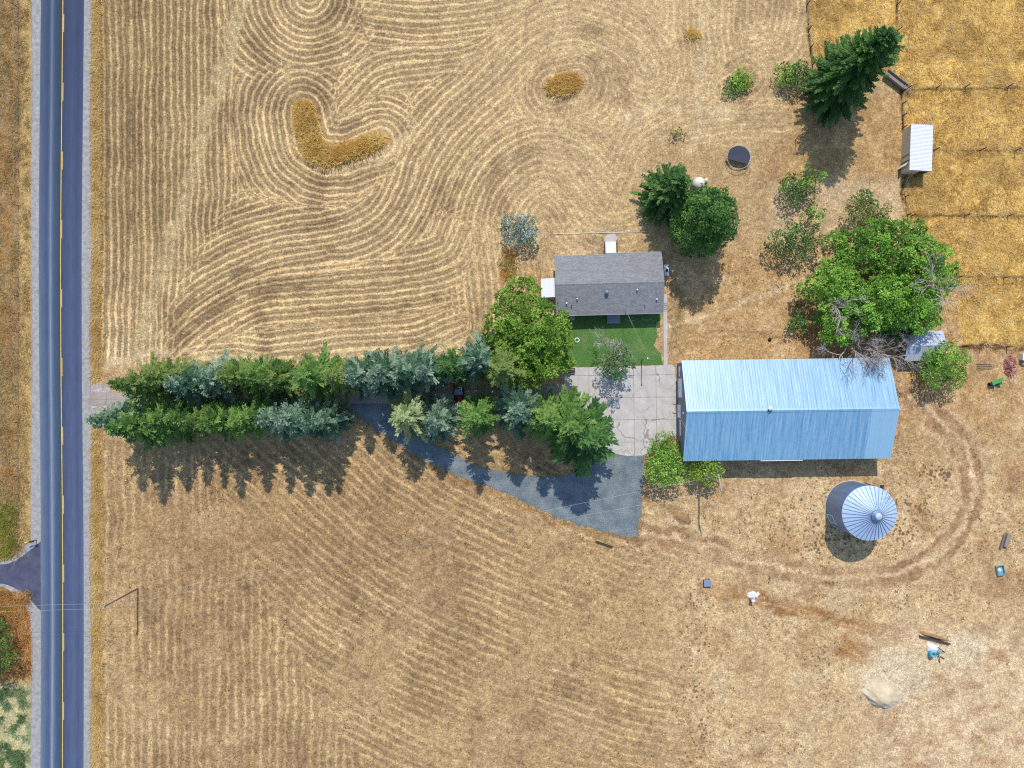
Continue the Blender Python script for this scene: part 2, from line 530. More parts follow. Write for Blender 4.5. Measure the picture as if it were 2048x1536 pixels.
def concrete_material(name='yard_concrete', base=((196, 188, 180), (222, 216, 208)), slab=3.72, ox=0.0, oy=0.0, rot=0.0, cracks=True):
    m, nt, b = new_mat(name)
    tc = nt.nodes.new('ShaderNodeTexCoord')
    mp = nt.nodes.new('ShaderNodeMapping'); mp.inputs['Location'].default_value = (ox, oy, 0); mp.inputs['Rotation'].default_value = (0, 0, rot)
    nt.links.new(tc.outputs['Object'], mp.inputs['Vector'])
    v = mp.outputs['Vector']
    f = noise(nt, v, 0.45, 6.0, 0.65)
    col = ramp(nt, f, [(0.32, T4(*base[0])), (0.68, T4(*base[1]))])
    f2 = noise(nt, v, 5.0, 3.0, 0.7)
    col = mixc(nt, col, ramp(nt, f2, [(0.25, g3(0.9)), (0.75, g3(1.08))]), 1.0, 'MULTIPLY')
    s = nt.nodes.new('ShaderNodeSeparateXYZ'); nt.links.new(v, s.inputs[0])

    def joint(o, off):
        a = math_(nt, 'FRACT', math_(nt, 'MULTIPLY', math_(nt, 'ADD', o, off), 1 / slab))
        return math_(nt, 'ABSOLUTE', math_(nt, 'SUBTRACT', a, 0.5))
    wig = math_(nt, 'MULTIPLY', math_(nt, 'SUBTRACT', noise(nt, v, 1.0, 2.0), 0.5), 0.06)
    jx = math_(nt, 'GREATER_THAN', math_(nt, 'ADD', joint(math_(nt, 'ADD', s.outputs['X'], wig), 0), 0.0), 0.488)
    jy = math_(nt, 'GREATER_THAN', joint(math_(nt, 'ADD', s.outputs['Y'], wig), 0), 0.488)
    j = math_(nt, 'MAXIMUM', jx, jy)
    j = math_(nt, 'MULTIPLY', j, ramp(nt, noise(nt, v, 0.5, 2.0), [(0.3, g3(0.25)), (0.6, g3(0.8))]))
    col = mixc(nt, col, T4(126, 116, 104), j)
    if cracks:
        vo = nt.nodes.new('ShaderNodeTexVoronoi'); vo.feature = 'DISTANCE_TO_EDGE'; vo.inputs['Scale'].default_value = 0.28
        va = nt.nodes.new('ShaderNodeVectorMath'); va.operation = 'ADD'
        nz = nt.nodes.new('ShaderNodeTexNoise'); nz.inputs['Scale'].default_value = 0.8; nz.inputs['Detail'].default_value = 4
        nt.links.new(v, nz.inputs['Vector'])
        nt.links.new(v, va.inputs[0]); nt.links.new(nz.outputs['Color'], va.inputs[1])
        nt.links.new(va.outputs[0], vo.inputs['Vector'])
        c = math_(nt, 'LESS_THAN', vo.outputs['Distance'], 0.016)
        c = math_(nt, 'MULTIPLY', c, ramp(nt, noise(nt, v, 0.22, 2.0), [(0.46, g3(0.0)), (0.56, g3(0.6))]))
        col = mixc(nt, col, T4(120, 108, 98), c)
    nt.links.new(col, b.inputs['Base Color'])
    b.inputs['Roughness'].default_value = 0.9
    return m


MAT['concrete'] = concrete_material(ox=-(1245 - 1024) / PPM + 1.86, oy=-(768 - 820) / PPM + 1.86, rot=-0.012)
MAT['walk'] = concrete_material('walk_concrete', ((200, 192, 180), (222, 214, 204)), 1.5, cracks=False)
MAT['old_concrete'] = concrete_material('drive_concrete', ((168, 152, 140), (196, 180, 168)), 2.6)


def lawn_material():
    m, nt, b = new_mat('lawn_grass')
    v = coords(nt)
    f = noise(nt, v, 0.45, 5.0, 0.65)
    col = ramp(nt, f, [(0.28, (0.17, 0.19, 0.07, 1)), (0.42, (0.085, 0.18, 0.035, 1)), (0.7, (0.055, 0.15, 0.024, 1))])
    col = mixc(nt, col, ramp(nt, noise(nt, v, 4.0, 4.0, 0.7), [(0.25, g3(0.4)), (0.75, g3(1.6))]), 1.0, 'MULTIPLY')
    # scattered pale clover heads / fallen leaves
    vo = nt.nodes.new('ShaderNodeTexVoronoi'); vo.inputs['Scale'].default_value = 1.6; nt.links.new(v, vo.inputs['Vector'])
    w = math_(nt, 'MULTIPLY', math_(nt, 'LESS_THAN', vo.outputs['Distance'], 0.09), ramp(nt, noise(nt, v, 0.3, 2.0), [(0.45, g3(0)), (0.6, g3(0.7))]))
    col = mixc(nt, col, (0.34, 0.36, 0.2, 1), w)
    nt.links.new(col, b.inputs['Base Color'])
    b.inputs['Roughness'].default_value = 0.9
    bump(nt, noise(nt, v, 6.0, 3.0, 0.7), 0.6, 0.06, b)
    return m


MAT['lawn'] = lawn_material()


def metal_roof_mat(name, c_lo, c_hi, along='y', metallic=0.55, rough=0.42, newer=None, grime=0.0, spec=0.5, coat=0.0):
    """galvanised sheet, streaked along the fall of the roof"""
    m, nt, b = new_mat(name)
    st = (3.2, 0.16, 0.16) if along == 'y' else (0.16, 3.2, 0.16)
    v = coords(nt, st)
    f = noise(nt, v, 1.0, 5.0, 0.65)
    col = ramp(nt, f, [(0.3, tuple(c_lo) + (1,)), (0.7, tuple(c_hi) + (1,))])
    f2 = noise(nt, coords(nt), 1.5, 5.0, 0.65)
    col = mixc(nt, col, ramp(nt, f2, [(0.3, g3(0.92)), (0.7, g3(1.06))]), 1.0, 'MULTIPLY')
    if grime > 0:
        f3 = noise(nt, coords(nt), 0.7, 5.0, 0.7)
        col = mixc(nt, col, (0.24, 0.19, 0.16, 1), math_(nt, 'MULTIPLY', ramp(nt, f3, [(0.5, g3(0)), (0.75, g3(1))]), grime))
    if newer is not None:
        tc = nt.nodes.new('ShaderNodeTexCoord'); s = nt.nodes.new('ShaderNodeSeparateXYZ'); nt.links.new(tc.outputs['Object'], s.inputs[0])
        k = math_(nt, 'MULTIPLY', math_(nt, 'GREATER_THAN', s.outputs['X'], newer), math_(nt, 'LESS_THAN', s.outputs['Y'], 0.0))
        col = mixc(nt, col, tuple(np.minimum(0.9, np.array(c_hi) * 1.08)) + (1,), math_(nt, 'MULTIPLY', k, 0.75))
    nt.links.new(col, b.inputs['Base Color'])
    b.inputs['Metallic'].default_value = metallic
    b.inputs['Specular IOR Level'].default_value = spec
    b.inputs['Coat Weight'].default_value = coat
    b.inputs['Coat Roughness'].default_value = 0.45
    rg = math_(nt, 'MULTIPLY_ADD', f, 0.2, rough - 0.1)
    nt.links.new(rg, b.inputs['Roughness'])
    return m


MAT['barn_roof'] = metal_roof_mat('barn_roof_steel', (0.085, 0.26, 0.45), (0.28, 0.47, 0.60), 'y', 0.0, 0.42, newer=12.4, spec=1.0, coat=0.6)
MAT['bin_steel'] = metal_roof_mat('grain_bin_steel', (0.13, 0.20, 0.32), (0.20, 0.28, 0.42), 'x', 0.2, 0.5)
MAT['bin_roof'] = metal_roof_mat('grain_bin_roof_steel', (0.38, 0.50, 0.68), (0.46, 0.58, 0.74), 'x', 0.05, 0.5)
MAT['shed_roof'] = metal_roof_mat('old_shed_roof_steel', (0.36, 0.40, 0.48), (0.50, 0.55, 0.63), 'y', 0.1, 0.55, grime=0.35)
MAT['white_steel'] = plain('white_painted_steel', (0.74, 0.75, 0.76), 0.45, 0.0, 0.05)
MAT['cream_steel'] = plain('cream_painted_steel', T(190, 180, 158) * 1.5, 0.6, 0.0, 0.08)
MAT['barn_wall'] = rough_mat('barn_wall_steel', (0.16, 0.17, 0.20), (0.21, 0.22, 0.26), 1.5, 0.6, stretch=(1, 4, 0.2))
MAT['white_paint'] = plain('white_paint', (0.76, 0.77, 0.79), 0.5, 0, 0.05)
MAT['dark_metal'] = plain('dark_metal', (0.05, 0.05, 0.055), 0.5, 0.3)
MAT['grey_metal'] = plain('grey_metal', (0.32, 0.34, 0.36), 0.45, 0.6)
MAT['glass'] = plain('dark_window_glass', (0.03, 0.035, 0.045), 0.1, 0.0)
MAT['siding'] = rough_mat('grey_siding', (0.26, 0.26, 0.28), (0.33, 0.33, 0.35), 1.0, 0.8, stretch=(0.3, 0.3, 8))
MAT['deck_wood'] = rough_mat('weathered_deck_wood', (0.24, 0.24, 0.27), (0.36, 0.36, 0.39), 1.2, 0.85, stretch=(0.5, 9, 1))
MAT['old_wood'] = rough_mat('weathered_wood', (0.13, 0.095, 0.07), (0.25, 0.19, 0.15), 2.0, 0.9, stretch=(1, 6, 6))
MAT['grey_wood'] = rough_mat('greyed_planks', (0.20, 0.165, 0.14), (0.34, 0.29, 0.25), 2.0, 0.9, stretch=(0.5, 7, 4))
MAT['dark_wood'] = rough_mat('creosoted_wood', (0.035, 0.028, 0.025), (0.09, 0.07, 0.06), 2.0, 0.9, stretch=(0.6, 6, 6))
MAT['wire'] = plain('galvanised_wire', (0.50, 0.48, 0.45), 0.5, 0.2)
MAT['rubber'] = plain('black_rubber', (0.02, 0.02, 0.022), 0.8)
MAT['trampoline_mat'] = plain('trampoline_mat_fabric', (0.030, 0.036, 0.062), 0.5, 0, 0.1)
MAT['brick'] = rough_mat('broken_brick', T(150, 76, 62), T(216, 160, 148), 1.8, 0.9, fine=(3.0, 0.4))
MAT['sand'] = rough_mat('pale_sand', T(206, 184, 148), T(232, 216, 184), 0.8, 0.95, 6.0, fine=(5.0, 0.12), bumpd=0.08)
MAT['brown_soil'] = rough_mat('brown_soil', T(150, 116, 80), T(190, 152, 110), 0.8, 0.95, 6.0, fine=(5.0, 0.2), bumpd=0.06)


def shingle_mat():
    m, nt, b = new_mat('grey_shingles')
    v = coords(nt)
    tc = nt.nodes.new('ShaderNodeTexCoord')
    br = nt.nodes.new('ShaderNodeTexBrick')
    br.inputs['Scale'].default_value = 1.0
    br.inputs['Brick Width'].default_value = 0.42; br.inputs['Row Height'].default_value = 0.155
    br.inputs['Mortar Size'].default_value = 0.012
    br.inputs['Color1'].default_value = (0.20, 0.20, 0.205, 1); br.inputs['Color2'].default_value = (0.275, 0.275, 0.28, 1)
    br.inputs['Mortar'].default_value = (0.115, 0.115, 0.12, 1)
    nt.links.new(tc.outputs['Object'], br.inputs['Vector'])
    f = noise(nt, coords(nt, (0.6, 2.0, 1)), 1.0, 5.0, 0.65)
    col = mixc(nt, br.outputs['Color'], ramp(nt, f, [(0.3, g3(0.88)), (0.7, g3(1.12))]), 1.0, 'MULTIPLY')
    col = mixc(nt, col, ramp(nt, noise(nt, v, 7.0, 3.0, 0.7), [(0.25, g3(0.75)), (0.75, g3(1.25))]), 1.0, 'MULTIPLY')
    nt.links.new(col, b.inputs['Base Color'])
    b.inputs['Roughness'].default_value = 0.9
    return m


MAT['shingles'] = shingle_mat()

# ------------------------------------------------------------------ the ground sheet
KIDNEY = [(606, 222), (612, 262), (622, 292), (650, 312), (690, 308), (728, 294), (760, 284)]
GUIDES = [  # (points, head start of that guide in pixels)
    ([(262, -60), (262, 470), (255, 800)], 90),
    ([(622, -30), (621, -6)], 95),
    (crom([(690, 22), (760, 36), (860, 42), (980, 28), (1060, 2)], 4), 0),
    (crom([(655, 238), (700, 190), (745, 145), (800, 126), (900, 118), (960, 100), (1012, 66), (1050, 36)], 4), -18),
    (KIDNEY, 35),
    (crom([(1290, 140), (1262, 100), (1215, 70), (1170, 56), (1125, 54), (1080, 70), (1030, 112), (980, 165), (925, 215), (880, 262), (842, 318), (822, 372), (798, 422),
           (765, 462), (715, 488), (640, 502), (560, 516), (470, 548), (380, 604), (300, 690), (240, 780)], 4), 20),
    ([(1105, 176), (1150, 164)], 35),
    (crom([(962, 660), (955, 560), (945, 480), (952, 420), (978, 362), (1022, 316), (1080, 292), (1140, 304), (1188, 350), (1216, 388), (1240, 398), (1262, 366), (1276, 322),
           (1310, 284), (1370, 254), (1450, 238), (1560, 236)], 4), 12),
    (crom([(250, 800), (300, 740), (376, 660), (440, 616), (520, 582), (640, 570), (760, 560), (860, 545), (918, 520), (940, 470)], 4), 22),
    (crom([(300, 738), (420, 716), (560, 716), (700, 700), (820, 690), (930, 650)], 4), 0),
    ([(1420, -60), (1415, 60), (1425, 125)], 15),
    ([(1458, 182), (1495, 155)], 30),
    (crom([(1610, -60), (1605, 60), (1580, 115), (1530, 125)], 4), 0),
]
LOWGUIDES = [
    (crom([(300, 780), (420, 860), (540, 960), (640, 1050), (730, 1122), (850, 1195), (1050, 1285), (1250, 1350), (1520, 1415), (2100, 1540)], 4), 0),
    ([(300, 800), (300, 1700)], 60),
]


def offs(lst, dmin, dmax):
    return (lst, dmin, dmax)


def ground_fields(px, py):
    """reflectance, row phase, row strength, weed density, grain strength at photograph pixels"""
    n1 = fbm(px / 60, py / 60, 1); n2 = fbm(px / 25, py / 25, 5); n3 = fbm(px / 160, py / 160, 9); n4 = fbm(px / 9, py / 9, 14, 3)
    wx = px + (n2 - .5) * 26 + (n4 - .5) * 8; wy = py + (fbm(px / 25, py / 25, 23) - .5) * 26 + (fbm(px / 9, py / 9, 31, 3) - .5) * 8
    A = np.zeros(px.shape + (3,))
    A[:] = T(196, 165, 121)

    def lay(c, mk):
        mk = np.clip(mk, 0, 1)[..., None]
        A[:] = A * (1 - mk) + np.asarray(c) * mk
    upper = sstep(745, 715, wy) * sstep(196, 206, px) * sstep(1330, 1240, wx)
    upper = np.maximum(upper, sstep(310, 260, wy) * sstep(196, 206, px) * sstep(1618, 1604, wx))
    lower = sstep(862, 905, wy) * sstep(196, 206, px) * sstep(1480, 1200, wx)
    # upper field: duller by the road, paler to the right and along the trees
    lay(T(200, 171, 126), upper)
    lay(T(172, 146, 104), upper * sstep(620, 250, wx) * sstep(620, 420, wy))
    lay(T(210, 180, 134), upper * sstep(900, 1200, wx) * 0.8)
    lay(T(214, 188, 144), upper * sstep(620, 720, wy) * 0.7)
    lay(T(150, 122, 92), upper * sstep(0.56, 0.72, n1) * 0.45)
    lay(T(176, 136, 92), sstep(250, 320, wy) * sstep(420, 330, wy) * sstep(1490, 1560, wx) * sstep(1640, 1590, wx) * 0.6)
    # lower field
    lay(T(194, 163, 118), lower)
    lay(T(160, 132, 96), lower * sstep(0.50, 0.66, n3) * 0.45)
    lay(T(144, 116, 88), lower * sstep(0.54, 0.70, n2 * .5 + n1 * .5) * 0.5)
    lay(T(206, 176, 132), lower * sstep(0.56, 0.74, fbm(px / 70, py / 70, 41)) * 0.55)
    lay(T(166, 132, 94), lower * np.exp(-((px - 520) / 260) ** 2 - ((py - 1090) / 90) ** 2) * 0.55)
    # yard on the right
    yard = sstep(1290, 1400, wx) * sstep(880, 960, wy)
    lay(T(209, 178, 134), yard)
    lay(T(184, 146, 104), yard * sstep(0.52, 0.7, n1) * 0.6)
    lay(T(220, 196, 156), yard * sstep(0.56, 0.72, fbm(px / 45, py / 45, 52)) * 0.5)
    lay(T(176, 136, 98), yard * sstep(1900, 1980, wx) * sstep(1450, 1350, wy) * sstep(0.4, 0.6, n1) * 0.5)
    ey = sstep(1330, 1370, wx) * sstep(470, 540, wy) * sstep(905, 830, wy)
    lay(T(196, 160, 112), ey)
    lay(T(208, 178, 136), ey * sstep(0.5, 0.66, n2) * 0.6)
    lay(T(150, 130, 90), sstep(22, 4, np.abs(wx - 1355)) * sstep(560, 600, wy) * sstep(700, 650, wy) * 0.55)
    # golden pasture
    gp = [(1612, -300), (1618, 60), (1628, 130), (1700, 160), (1772, 148), (1808, 180), (1804, 262), (1810, 440), (1870, 470), (1905, 560), (1925, 692), (2500, 692), (2500, -300)]
    gm = sstep(6, -8, sdpoly(px, py, gp) + (n2 - .5) * 14)
    lay(T(216, 178, 108), gm)
    lay(T(178, 136, 78), gm * sstep(0.46, 0.64, fbm(px / 32, py / 32, 61)) * 0.55)
    lay(T(228, 192, 128), gm * sstep(0.54, 0.70, fbm(px / 22, py / 22, 67)) * 0.75)
    lay(T(162, 126, 78), gm * sstep(0.58, 0.74, fbm(px / 80, py / 80, 71)) * 0.55)
    mid = sstep(1560, 1600, wx) * sstep(1812, 1800, px) * sstep(170, 215, wy) * sstep(370, 335, wy)
    lay(T(186, 150, 102), mid * 0.9)
    lay(T(208, 174, 124), mid * sstep(0.48, 0.66, n2) * 0.7)
    lay(T(214, 186, 148), sstep(1520, 1560, wx) * sstep(1815, 1790, wx) * sstep(350, 375, wy) * sstep(520, 470, wy) * 0.7)
    # leaf litter under the big broadleaf clump
    lay(T(150, 100, 74), np.exp(-((px - 1735) / 55) ** 2 - ((py - 545) / 38) ** 2) * 0.9)
    lay(T(160, 108, 70), np.exp(-((px - 1630) / 40) ** 2 - ((py - 660) / 40) ** 2) * 0.7)
    # west verge
    wv = sstep(66, 62, px + (n4 - .5) * 4)
    lay(T(192, 162, 108), wv)
    lay(T(164, 134, 92), wv * sstep(42, 36, px + (n2 - .5) * 10))
    lay(T(158, 136, 98), wv * sstep(16, 8, px + (n2 - .5) * 12) * 0.8)
    lay(T(178, 132, 76), wv * sstep(42, 34, px) * sstep(0.5, 0.66, fbm(px / 12, py / 40, 81)) * 0.7)
    lay(T(104, 112, 66), wv * np.exp(-((px - 33) / 9) ** 2 - ((py - 222) / 18) ** 2) * 0.8)
    lay(T(132, 122, 76), wv * sstep(42, 30, px) * sstep(960, 1040, wy) * sstep(1125, 1110, py))
    lay(T(190, 136, 82), wv * sstep(1195, 1215, wy) * sstep(1370, 1330, wy))
    lay(T(196, 186, 140), wv * sstep(1350, 1390, wy))
    lay(T(132, 146, 104), wv * sstep(1350, 1390, wy) * sstep(0.48, 0.58, fbm(px / 14, py / 14, 88)) * 0.85)
    # golden verge east of the road
    lay(T(190, 148, 74), sstep(180, 184, px) * sstep(208, 199, px + (n2 - .5) * 14) * np.where((py > 765) & (py < 835), 0.0, 1.0) * (0.5 + 0.5 * sstep(0.35, 0.6, n2)))
    lay(T(158, 156, 160), sstep(60, 66, px) * sstep(186, 176, px + (n4 - .5) * 8))
    # entrance gravel
    lay(T(186, 176, 170), sstep(1.0, 0.7, np.hypot((wx - 190) / 48, (wy - 800) / 34)))
    amp = upper * (0.35 + 0.65 * sstep(1150, 800, wx)) * (0.75 + 0.5 * (n1 - .5)) + lower * 0.30 * (0.4 + 1.2 * sstep(0.35, 0.6, fbm(px / 110, py / 110, 95)))
    kd = dpl(px, py, KIDNEY)
    lay(T(206, 156, 84), sstep(22, 12, kd) * 0.85)
    lay(T(206, 156, 84), sstep(1.0, 0.7, np.hypot((wx - 1128 + (wy - 170) * .5) / 36, (wy - 170) / 23)) * 0.85)
    amp = amp * (1 - sstep(26, 18, kd))
    # wheel tracks and paths
    tracks = [
        ([(495, -40), (467, 73), (433, 187), (395, 310), (367, 400), (333, 512), (300, 610), (276, 700)], 7, 11, T(196, 172, 128), 0.9),
        ([(520, 10), (640, 60), (700, 70)], 0, 8, T(190, 162, 118), 0.4),
        ([(575, 130), (582, 175), (600, 205)], 0, 7, T(192, 166, 122), 0.6),
        ([(800, 175), (860, 140), (960, 115), (1010, 120)], 0, 16, T(196, 168, 124), 0.45),
        ([(1408, -40), (1405, 120), (1400, 250), (1380, 300)], 0, 14, T(214, 188, 146), 0.6),
        ([(1250, 240), (1320, 215), (1400, 215), (1470, 230)], 0, 16, T(216, 190, 148), 0.6),
        ([(640, 338), (720, 335), (790, 300), (830, 250)], 0, 13, T(212, 186, 142), 0.6),
        ([(180, 735), (330, 705), (450, 712), (600, 722), (760, 712), (930, 690)], 0, 10, T(214, 188, 146), 0.7),
        (crom([(1285, 1066), (1400, 1090), (1520, 1125), (1640, 1150), (1760, 1156), (1862, 1120), (1928, 1050), (1950, 970), (1926, 890), (1872, 830), (1822, 796)], 4), 0, 38, T(218, 188, 148), 0.8),
        (crom([(1285, 1066), (1400, 1090), (1520, 1125), (1640, 1150), (1760, 1156), (1862, 1120), (1928, 1050), (1950, 970), (1926, 890), (1872, 830), (1822, 796)], 4), 14, 13, T(170, 134, 98), 0.75),
        ([(1340, 652), (1430, 632), (1520, 592), (1612, 560)], 0, 6, T(216, 190, 150), 0.7),
        ([(1340, 690), (1430, 668), (1560, 668)], 5, 4, T(170, 134, 90), 0.4),
        ([(1905, 1290), (1925, 1400), (1932, 1600)], 0, 26, T(228, 206, 168), 0.9),
        ([(1980, 1290), (1985, 1600)], 0, 14, T(214, 186, 144), 0.5),
        ([(2100, 1300), (1990, 1290), (1860, 1280), (1780, 1262)], 0, 22, T(224, 200, 160), 0.7),
        ([(1470, 1182), (1560, 1212), (1640, 1228), (1740, 1255), (1800, 1268)], 0, 19, T(170, 126, 82), 0.95),
        ([(1490, 1196), (1560, 1206), (1640, 1240), (1740, 1268)], 5, 4, T(206, 172, 130), 0.5),
        ([(1420, 1160), (1470, 1172), (1510, 1196)], 0, 10, T(206, 172, 128), 0.6),
        ([(1690, 1290), (1780, 1330)], 0, 30, T(176, 132, 88), 0.85),
        ([(1340, 1020), (1372, 1040)], 0, 14, T(170, 134, 96), 0.7),
        ([(1285, 1010), (1330, 1030), (1420, 1075)], 0, 12, T(216, 190, 148), 0.6),
        ([(1300, 905), (1290, 960), (1300, 1010)], 0, 10, T(196, 148, 100), 0.5),
        ([(740, 850), (800, 900), (870, 938), (940, 965), (1060, 1020), (1130, 1050), (1270, 1082)], 0, 7, T(172, 128, 78), 0.55),
        ([(1020, 500), (1015, 560)], 0, 16, T(188, 138, 76), 0.7),
        ([(1060, 540), (1075, 560)], 0, 14, T(204, 164, 112), 0.5),
        ([(1105, 500), (1200, 495)], 0, 14, T(212, 180, 142), 0.5),
        ([(1700, 470), (1680, 430)], 0, 12, T(206, 172, 128), 0.5),
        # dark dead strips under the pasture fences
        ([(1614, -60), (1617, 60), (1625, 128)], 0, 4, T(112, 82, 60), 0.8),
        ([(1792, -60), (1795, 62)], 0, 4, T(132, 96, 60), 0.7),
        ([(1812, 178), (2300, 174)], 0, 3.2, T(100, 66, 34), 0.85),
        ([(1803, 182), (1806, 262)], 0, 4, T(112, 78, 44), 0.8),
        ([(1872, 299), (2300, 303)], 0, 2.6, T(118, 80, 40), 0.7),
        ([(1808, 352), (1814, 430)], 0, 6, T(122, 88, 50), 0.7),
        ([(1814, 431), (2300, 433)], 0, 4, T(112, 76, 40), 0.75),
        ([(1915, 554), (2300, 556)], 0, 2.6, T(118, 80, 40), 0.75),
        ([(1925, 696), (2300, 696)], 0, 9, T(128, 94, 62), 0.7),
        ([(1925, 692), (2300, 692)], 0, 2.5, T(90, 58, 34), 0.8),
    ]
    for pts, off, w, c, s in tracks:
        d = np.abs(dpl(wx if w > 5 else px + (n4 - .5) * 4, wy if w > 5 else py + (n4 - .5) * 4, pts) - off)
        k = sstep(w, w * 0.35, d) * s * (0.55 + 0.9 * sstep(0.3, 0.7, n2))
        k = np.clip(k, 0, 1)
        lay(c, k)
        amp = amp * (1 - k * 0.8)
    # sand spill by the dig
    lay(T(222, 194, 156), sstep(1690, 1800, wx) * sstep(1215, 1290, wy) * (0.5 + 0.5 * sstep(0.42, 0.6, n2)) * 0.95)
    lay(T(186, 146, 110), sstep(1700, 1800, wx) * sstep(1250, 1300, wy) * sstep(0.55, 0.7, fbm(px / 40, py / 22, 131)) * 0.6)
    lay(T(222, 202, 166), sstep(1.0, 0.55, np.hypot((wx - 1795) / 85, (wy - 1350) / 70)) * 0.85)
    lay(T(232, 214, 180), sstep(1.0, 0.6, np.hypot((wx - 1770) / 50, (wy - 1375) / 45)) * 0.6)
    lay(T(226, 206, 170), sstep(1.0, 0.5, np.hypot((wx - 1930) / 70, (wy - 1300) / 35)) * 0.7)
    lay(T(172, 128, 82), sstep(1.0, 0.5, np.hypot((wx - 1995) / 26, (wy - 1310) / 20)) * 0.6)
    lay(T(176, 132, 86), sstep(1.0, 0.5, np.hypot((wx - 1440) / 50, (wy - 1185) / 24)) * 0.45)
    # shifts of hue
    A *= 1 + gm[..., None] * (np.array([1.05, 1.04, 0.90]) - 1)
    A *= 1 + (lower + 0.6 * ey)[..., None] * (np.array([0.99, 0.985, 0.99]) - 1)
    A *= np.array([1.01, 1.02, 1.06]) * (0.94 + 0.14 * (n3[..., None] - 0.5) + 0.20 * (n2[..., None] - 0.5) + 0.06)
    # rows: offset curves of the nearest guide; where two swaths meet the second one shows through
    def rows(guides):
        D = np.stack([dpl(px, py, g) for g, _ in guides]); Bb = np.array([b for _, b in guides])[:, None, None]
        K = D - Bb
        o = np.argsort(K, axis=0)[:2]
        k = np.take_along_axis(K, o, 0); d = np.take_along_axis(D, o, 0)
        return d[0], d[1], sstep(34, 6, k[1] - k[0] + (n2 - .5) * 30)
    p1, p2, sm = rows(GUIDES)
    q1, q2, sq = rows(LOWGUIDES)
    up = py < 745
    jit = (n1 - .5) * 0.9
    phase = np.where(up, p1 / 13.4, q1 / 17.0) + jit
    phase2 = np.where(up, p2 / 13.4, q2 / 17.0) + jit * 1.4
    seam = np.where(up, sm, sq) * 0.9
    weed = 0.22 + 0.0 * px
    weed = weed + 0.42 * lower + 0.50 * yard * sstep(0.3, 0.55, n3) + 0.4 * np.exp(-((px - 1840) / 70) ** 2 - ((py - 930) / 90) ** 2)
    weed = weed + 0.25 * np.exp(-((px - 1680) / 120) ** 2 - ((py - 1050) / 70) ** 2) + 0.3 * ey
    weed = weed * (1 - gm * 0.8) * (1 - 0.75 * upper)
    weed = np.where((px < 190), 0.25, weed)
    for pts, off, w, c, s in tracks[8:18]:
        weed = weed * (1 - sstep(w + 8, w * 0.5, np.abs(dpl(wx, wy, pts) - off)))
    weed = weed * (1 - 0.9 * sstep(1.1, 0.7, np.hypot((wx - 1800) / 110, (wy - 1350) / 95)))
    weed = weed * (1 - 0.6 * sstep(1690, 1800, wx) * sstep(1215, 1290, wy))
    grain = 0.85 + 0.0 * px
    grain = np.where((px > 58) & (px < 186), 0.45, grain)
    return A, phase, phase2, seam, np.clip(amp, 0, 1), np.clip(weed, 0, 1), grain


STEP = 0.26
far = np.array([102, 125, 170, 300, 700, 1800, 4000.0])
gx = np.concatenate([-far[::-1], np.arange(-92, 92.01, STEP), far])
gy = np.concatenate([-far[::-1], np.arange(-70, 70.01, STEP), far])
GX, GY = np.meshgrid(gx, gy, indexing='ij')
PX = GX * PPM + 1024; PY = 768 - GY * PPM
inside = (np.abs(GX) < 100) & (np.abs(GY) < 80)
PXc = np.clip(PX, -200, 2250); PYc = np.clip(PY, -120, 1660)
alb, phs, phs2, seam, rowamp, weed, grain = ground_fields(PXc, PYc)
rowamp = np.where(inside, rowamp, 0.0)
ZG = -0.045 * fbm(PX / 30, PY / 30, 3) - 0.03 * fbm(PX / 6, PY / 6, 7, 2)
ZG = np.where(inside, ZG, -0.05)
nx_, ny_ = GX.shape
idx = np.arange(nx_ * ny_).reshape(nx_, ny_)
FQ = np.stack([idx[:-1, :-1], idx[1:, :-1], idx[1:, 1:], idx[:-1, 1:]], -1).reshape(-1, 4)
me = np_mesh('ground', np.stack([GX, GY, ZG], -1).reshape(-1, 3), FQ,
             {'albedo': alb.reshape(-1, 3), 'phase': phs.ravel(), 'phase2': phs2.ravel(), 'seam': seam.ravel(), 'rowamp': rowamp.ravel(), 'weed': weed.ravel(), 'grain': grain.ravel()}, True)
tag(link('ground', me, MAT['ground']), kind='structure')


# ------------------------------------------------------------------ flat sheets: roads, paths, lawn
def sheet(name, pts, z, mat, jag=0.0, step=0.35, seed=0, thick=0.0):
    """flat sheet from an outline in pixels, its edge broken by jag metres"""
    rs = random.Random(seed)
    P = [B(*p) for p in pts]
    out = []
    for a, b in zip(P, P[1:] + P[:1]):
        n = max(1, int((b - a).length / step)) if jag > 0 else 1
        for k in range(n):
            q = a.lerp(b, k / n)
            if jag > 0:
                d = (b - a).normalized(); nn = Vector((-d.y, d.x, 0))
                q = q + nn * rs.uniform(-jag, jag)
            out.append(q)
    bm = bmesh.new()
    vsx = [bm.verts.new((q.x, q.y, z)) for q in out]
    f = bm.faces.new(vsx)
    if f.normal.z < 0: f.normal_flip()
    bmesh.ops.triangulate(bm, faces=bm.faces[:])
    if thick > 0:
        r = bmesh.ops.extrude_face_region(bm, geom=bm.faces[:])
        bmesh.ops.translate(bm, verts=[g for g in r['geom'] if isinstance(g, bmesh.types.BMVert)], vec=(0, 0, -thick))
        bmesh.ops.recalc_face_normals(bm, faces=bm.faces[:])
    me_ = bpy.data.meshes.new(name); bm.to_mesh(me_); bm.free()
    return link(name, me_, mat)


YR = [-900, -400, -200, 0, 128, 256, 384, 512, 640, 768, 896, 1024, 1152, 1280, 1408, 1536, 1700, 1950, 2400]
RL = [83.5, 83, 82.5, 82, 80.5, 79.2, 78.2, 77.6, 78, 79, 80.4, 81.5, 82, 82, 81.6, 81, 80.5, 80, 80]
RR = [169, 169, 168.8, 168.3, 167, 165.6, 164.3, 163.2, 163.4, 164, 165.4, 166.8, 167.4, 167.6, 167.4, 167.2, 167, 167, 167]


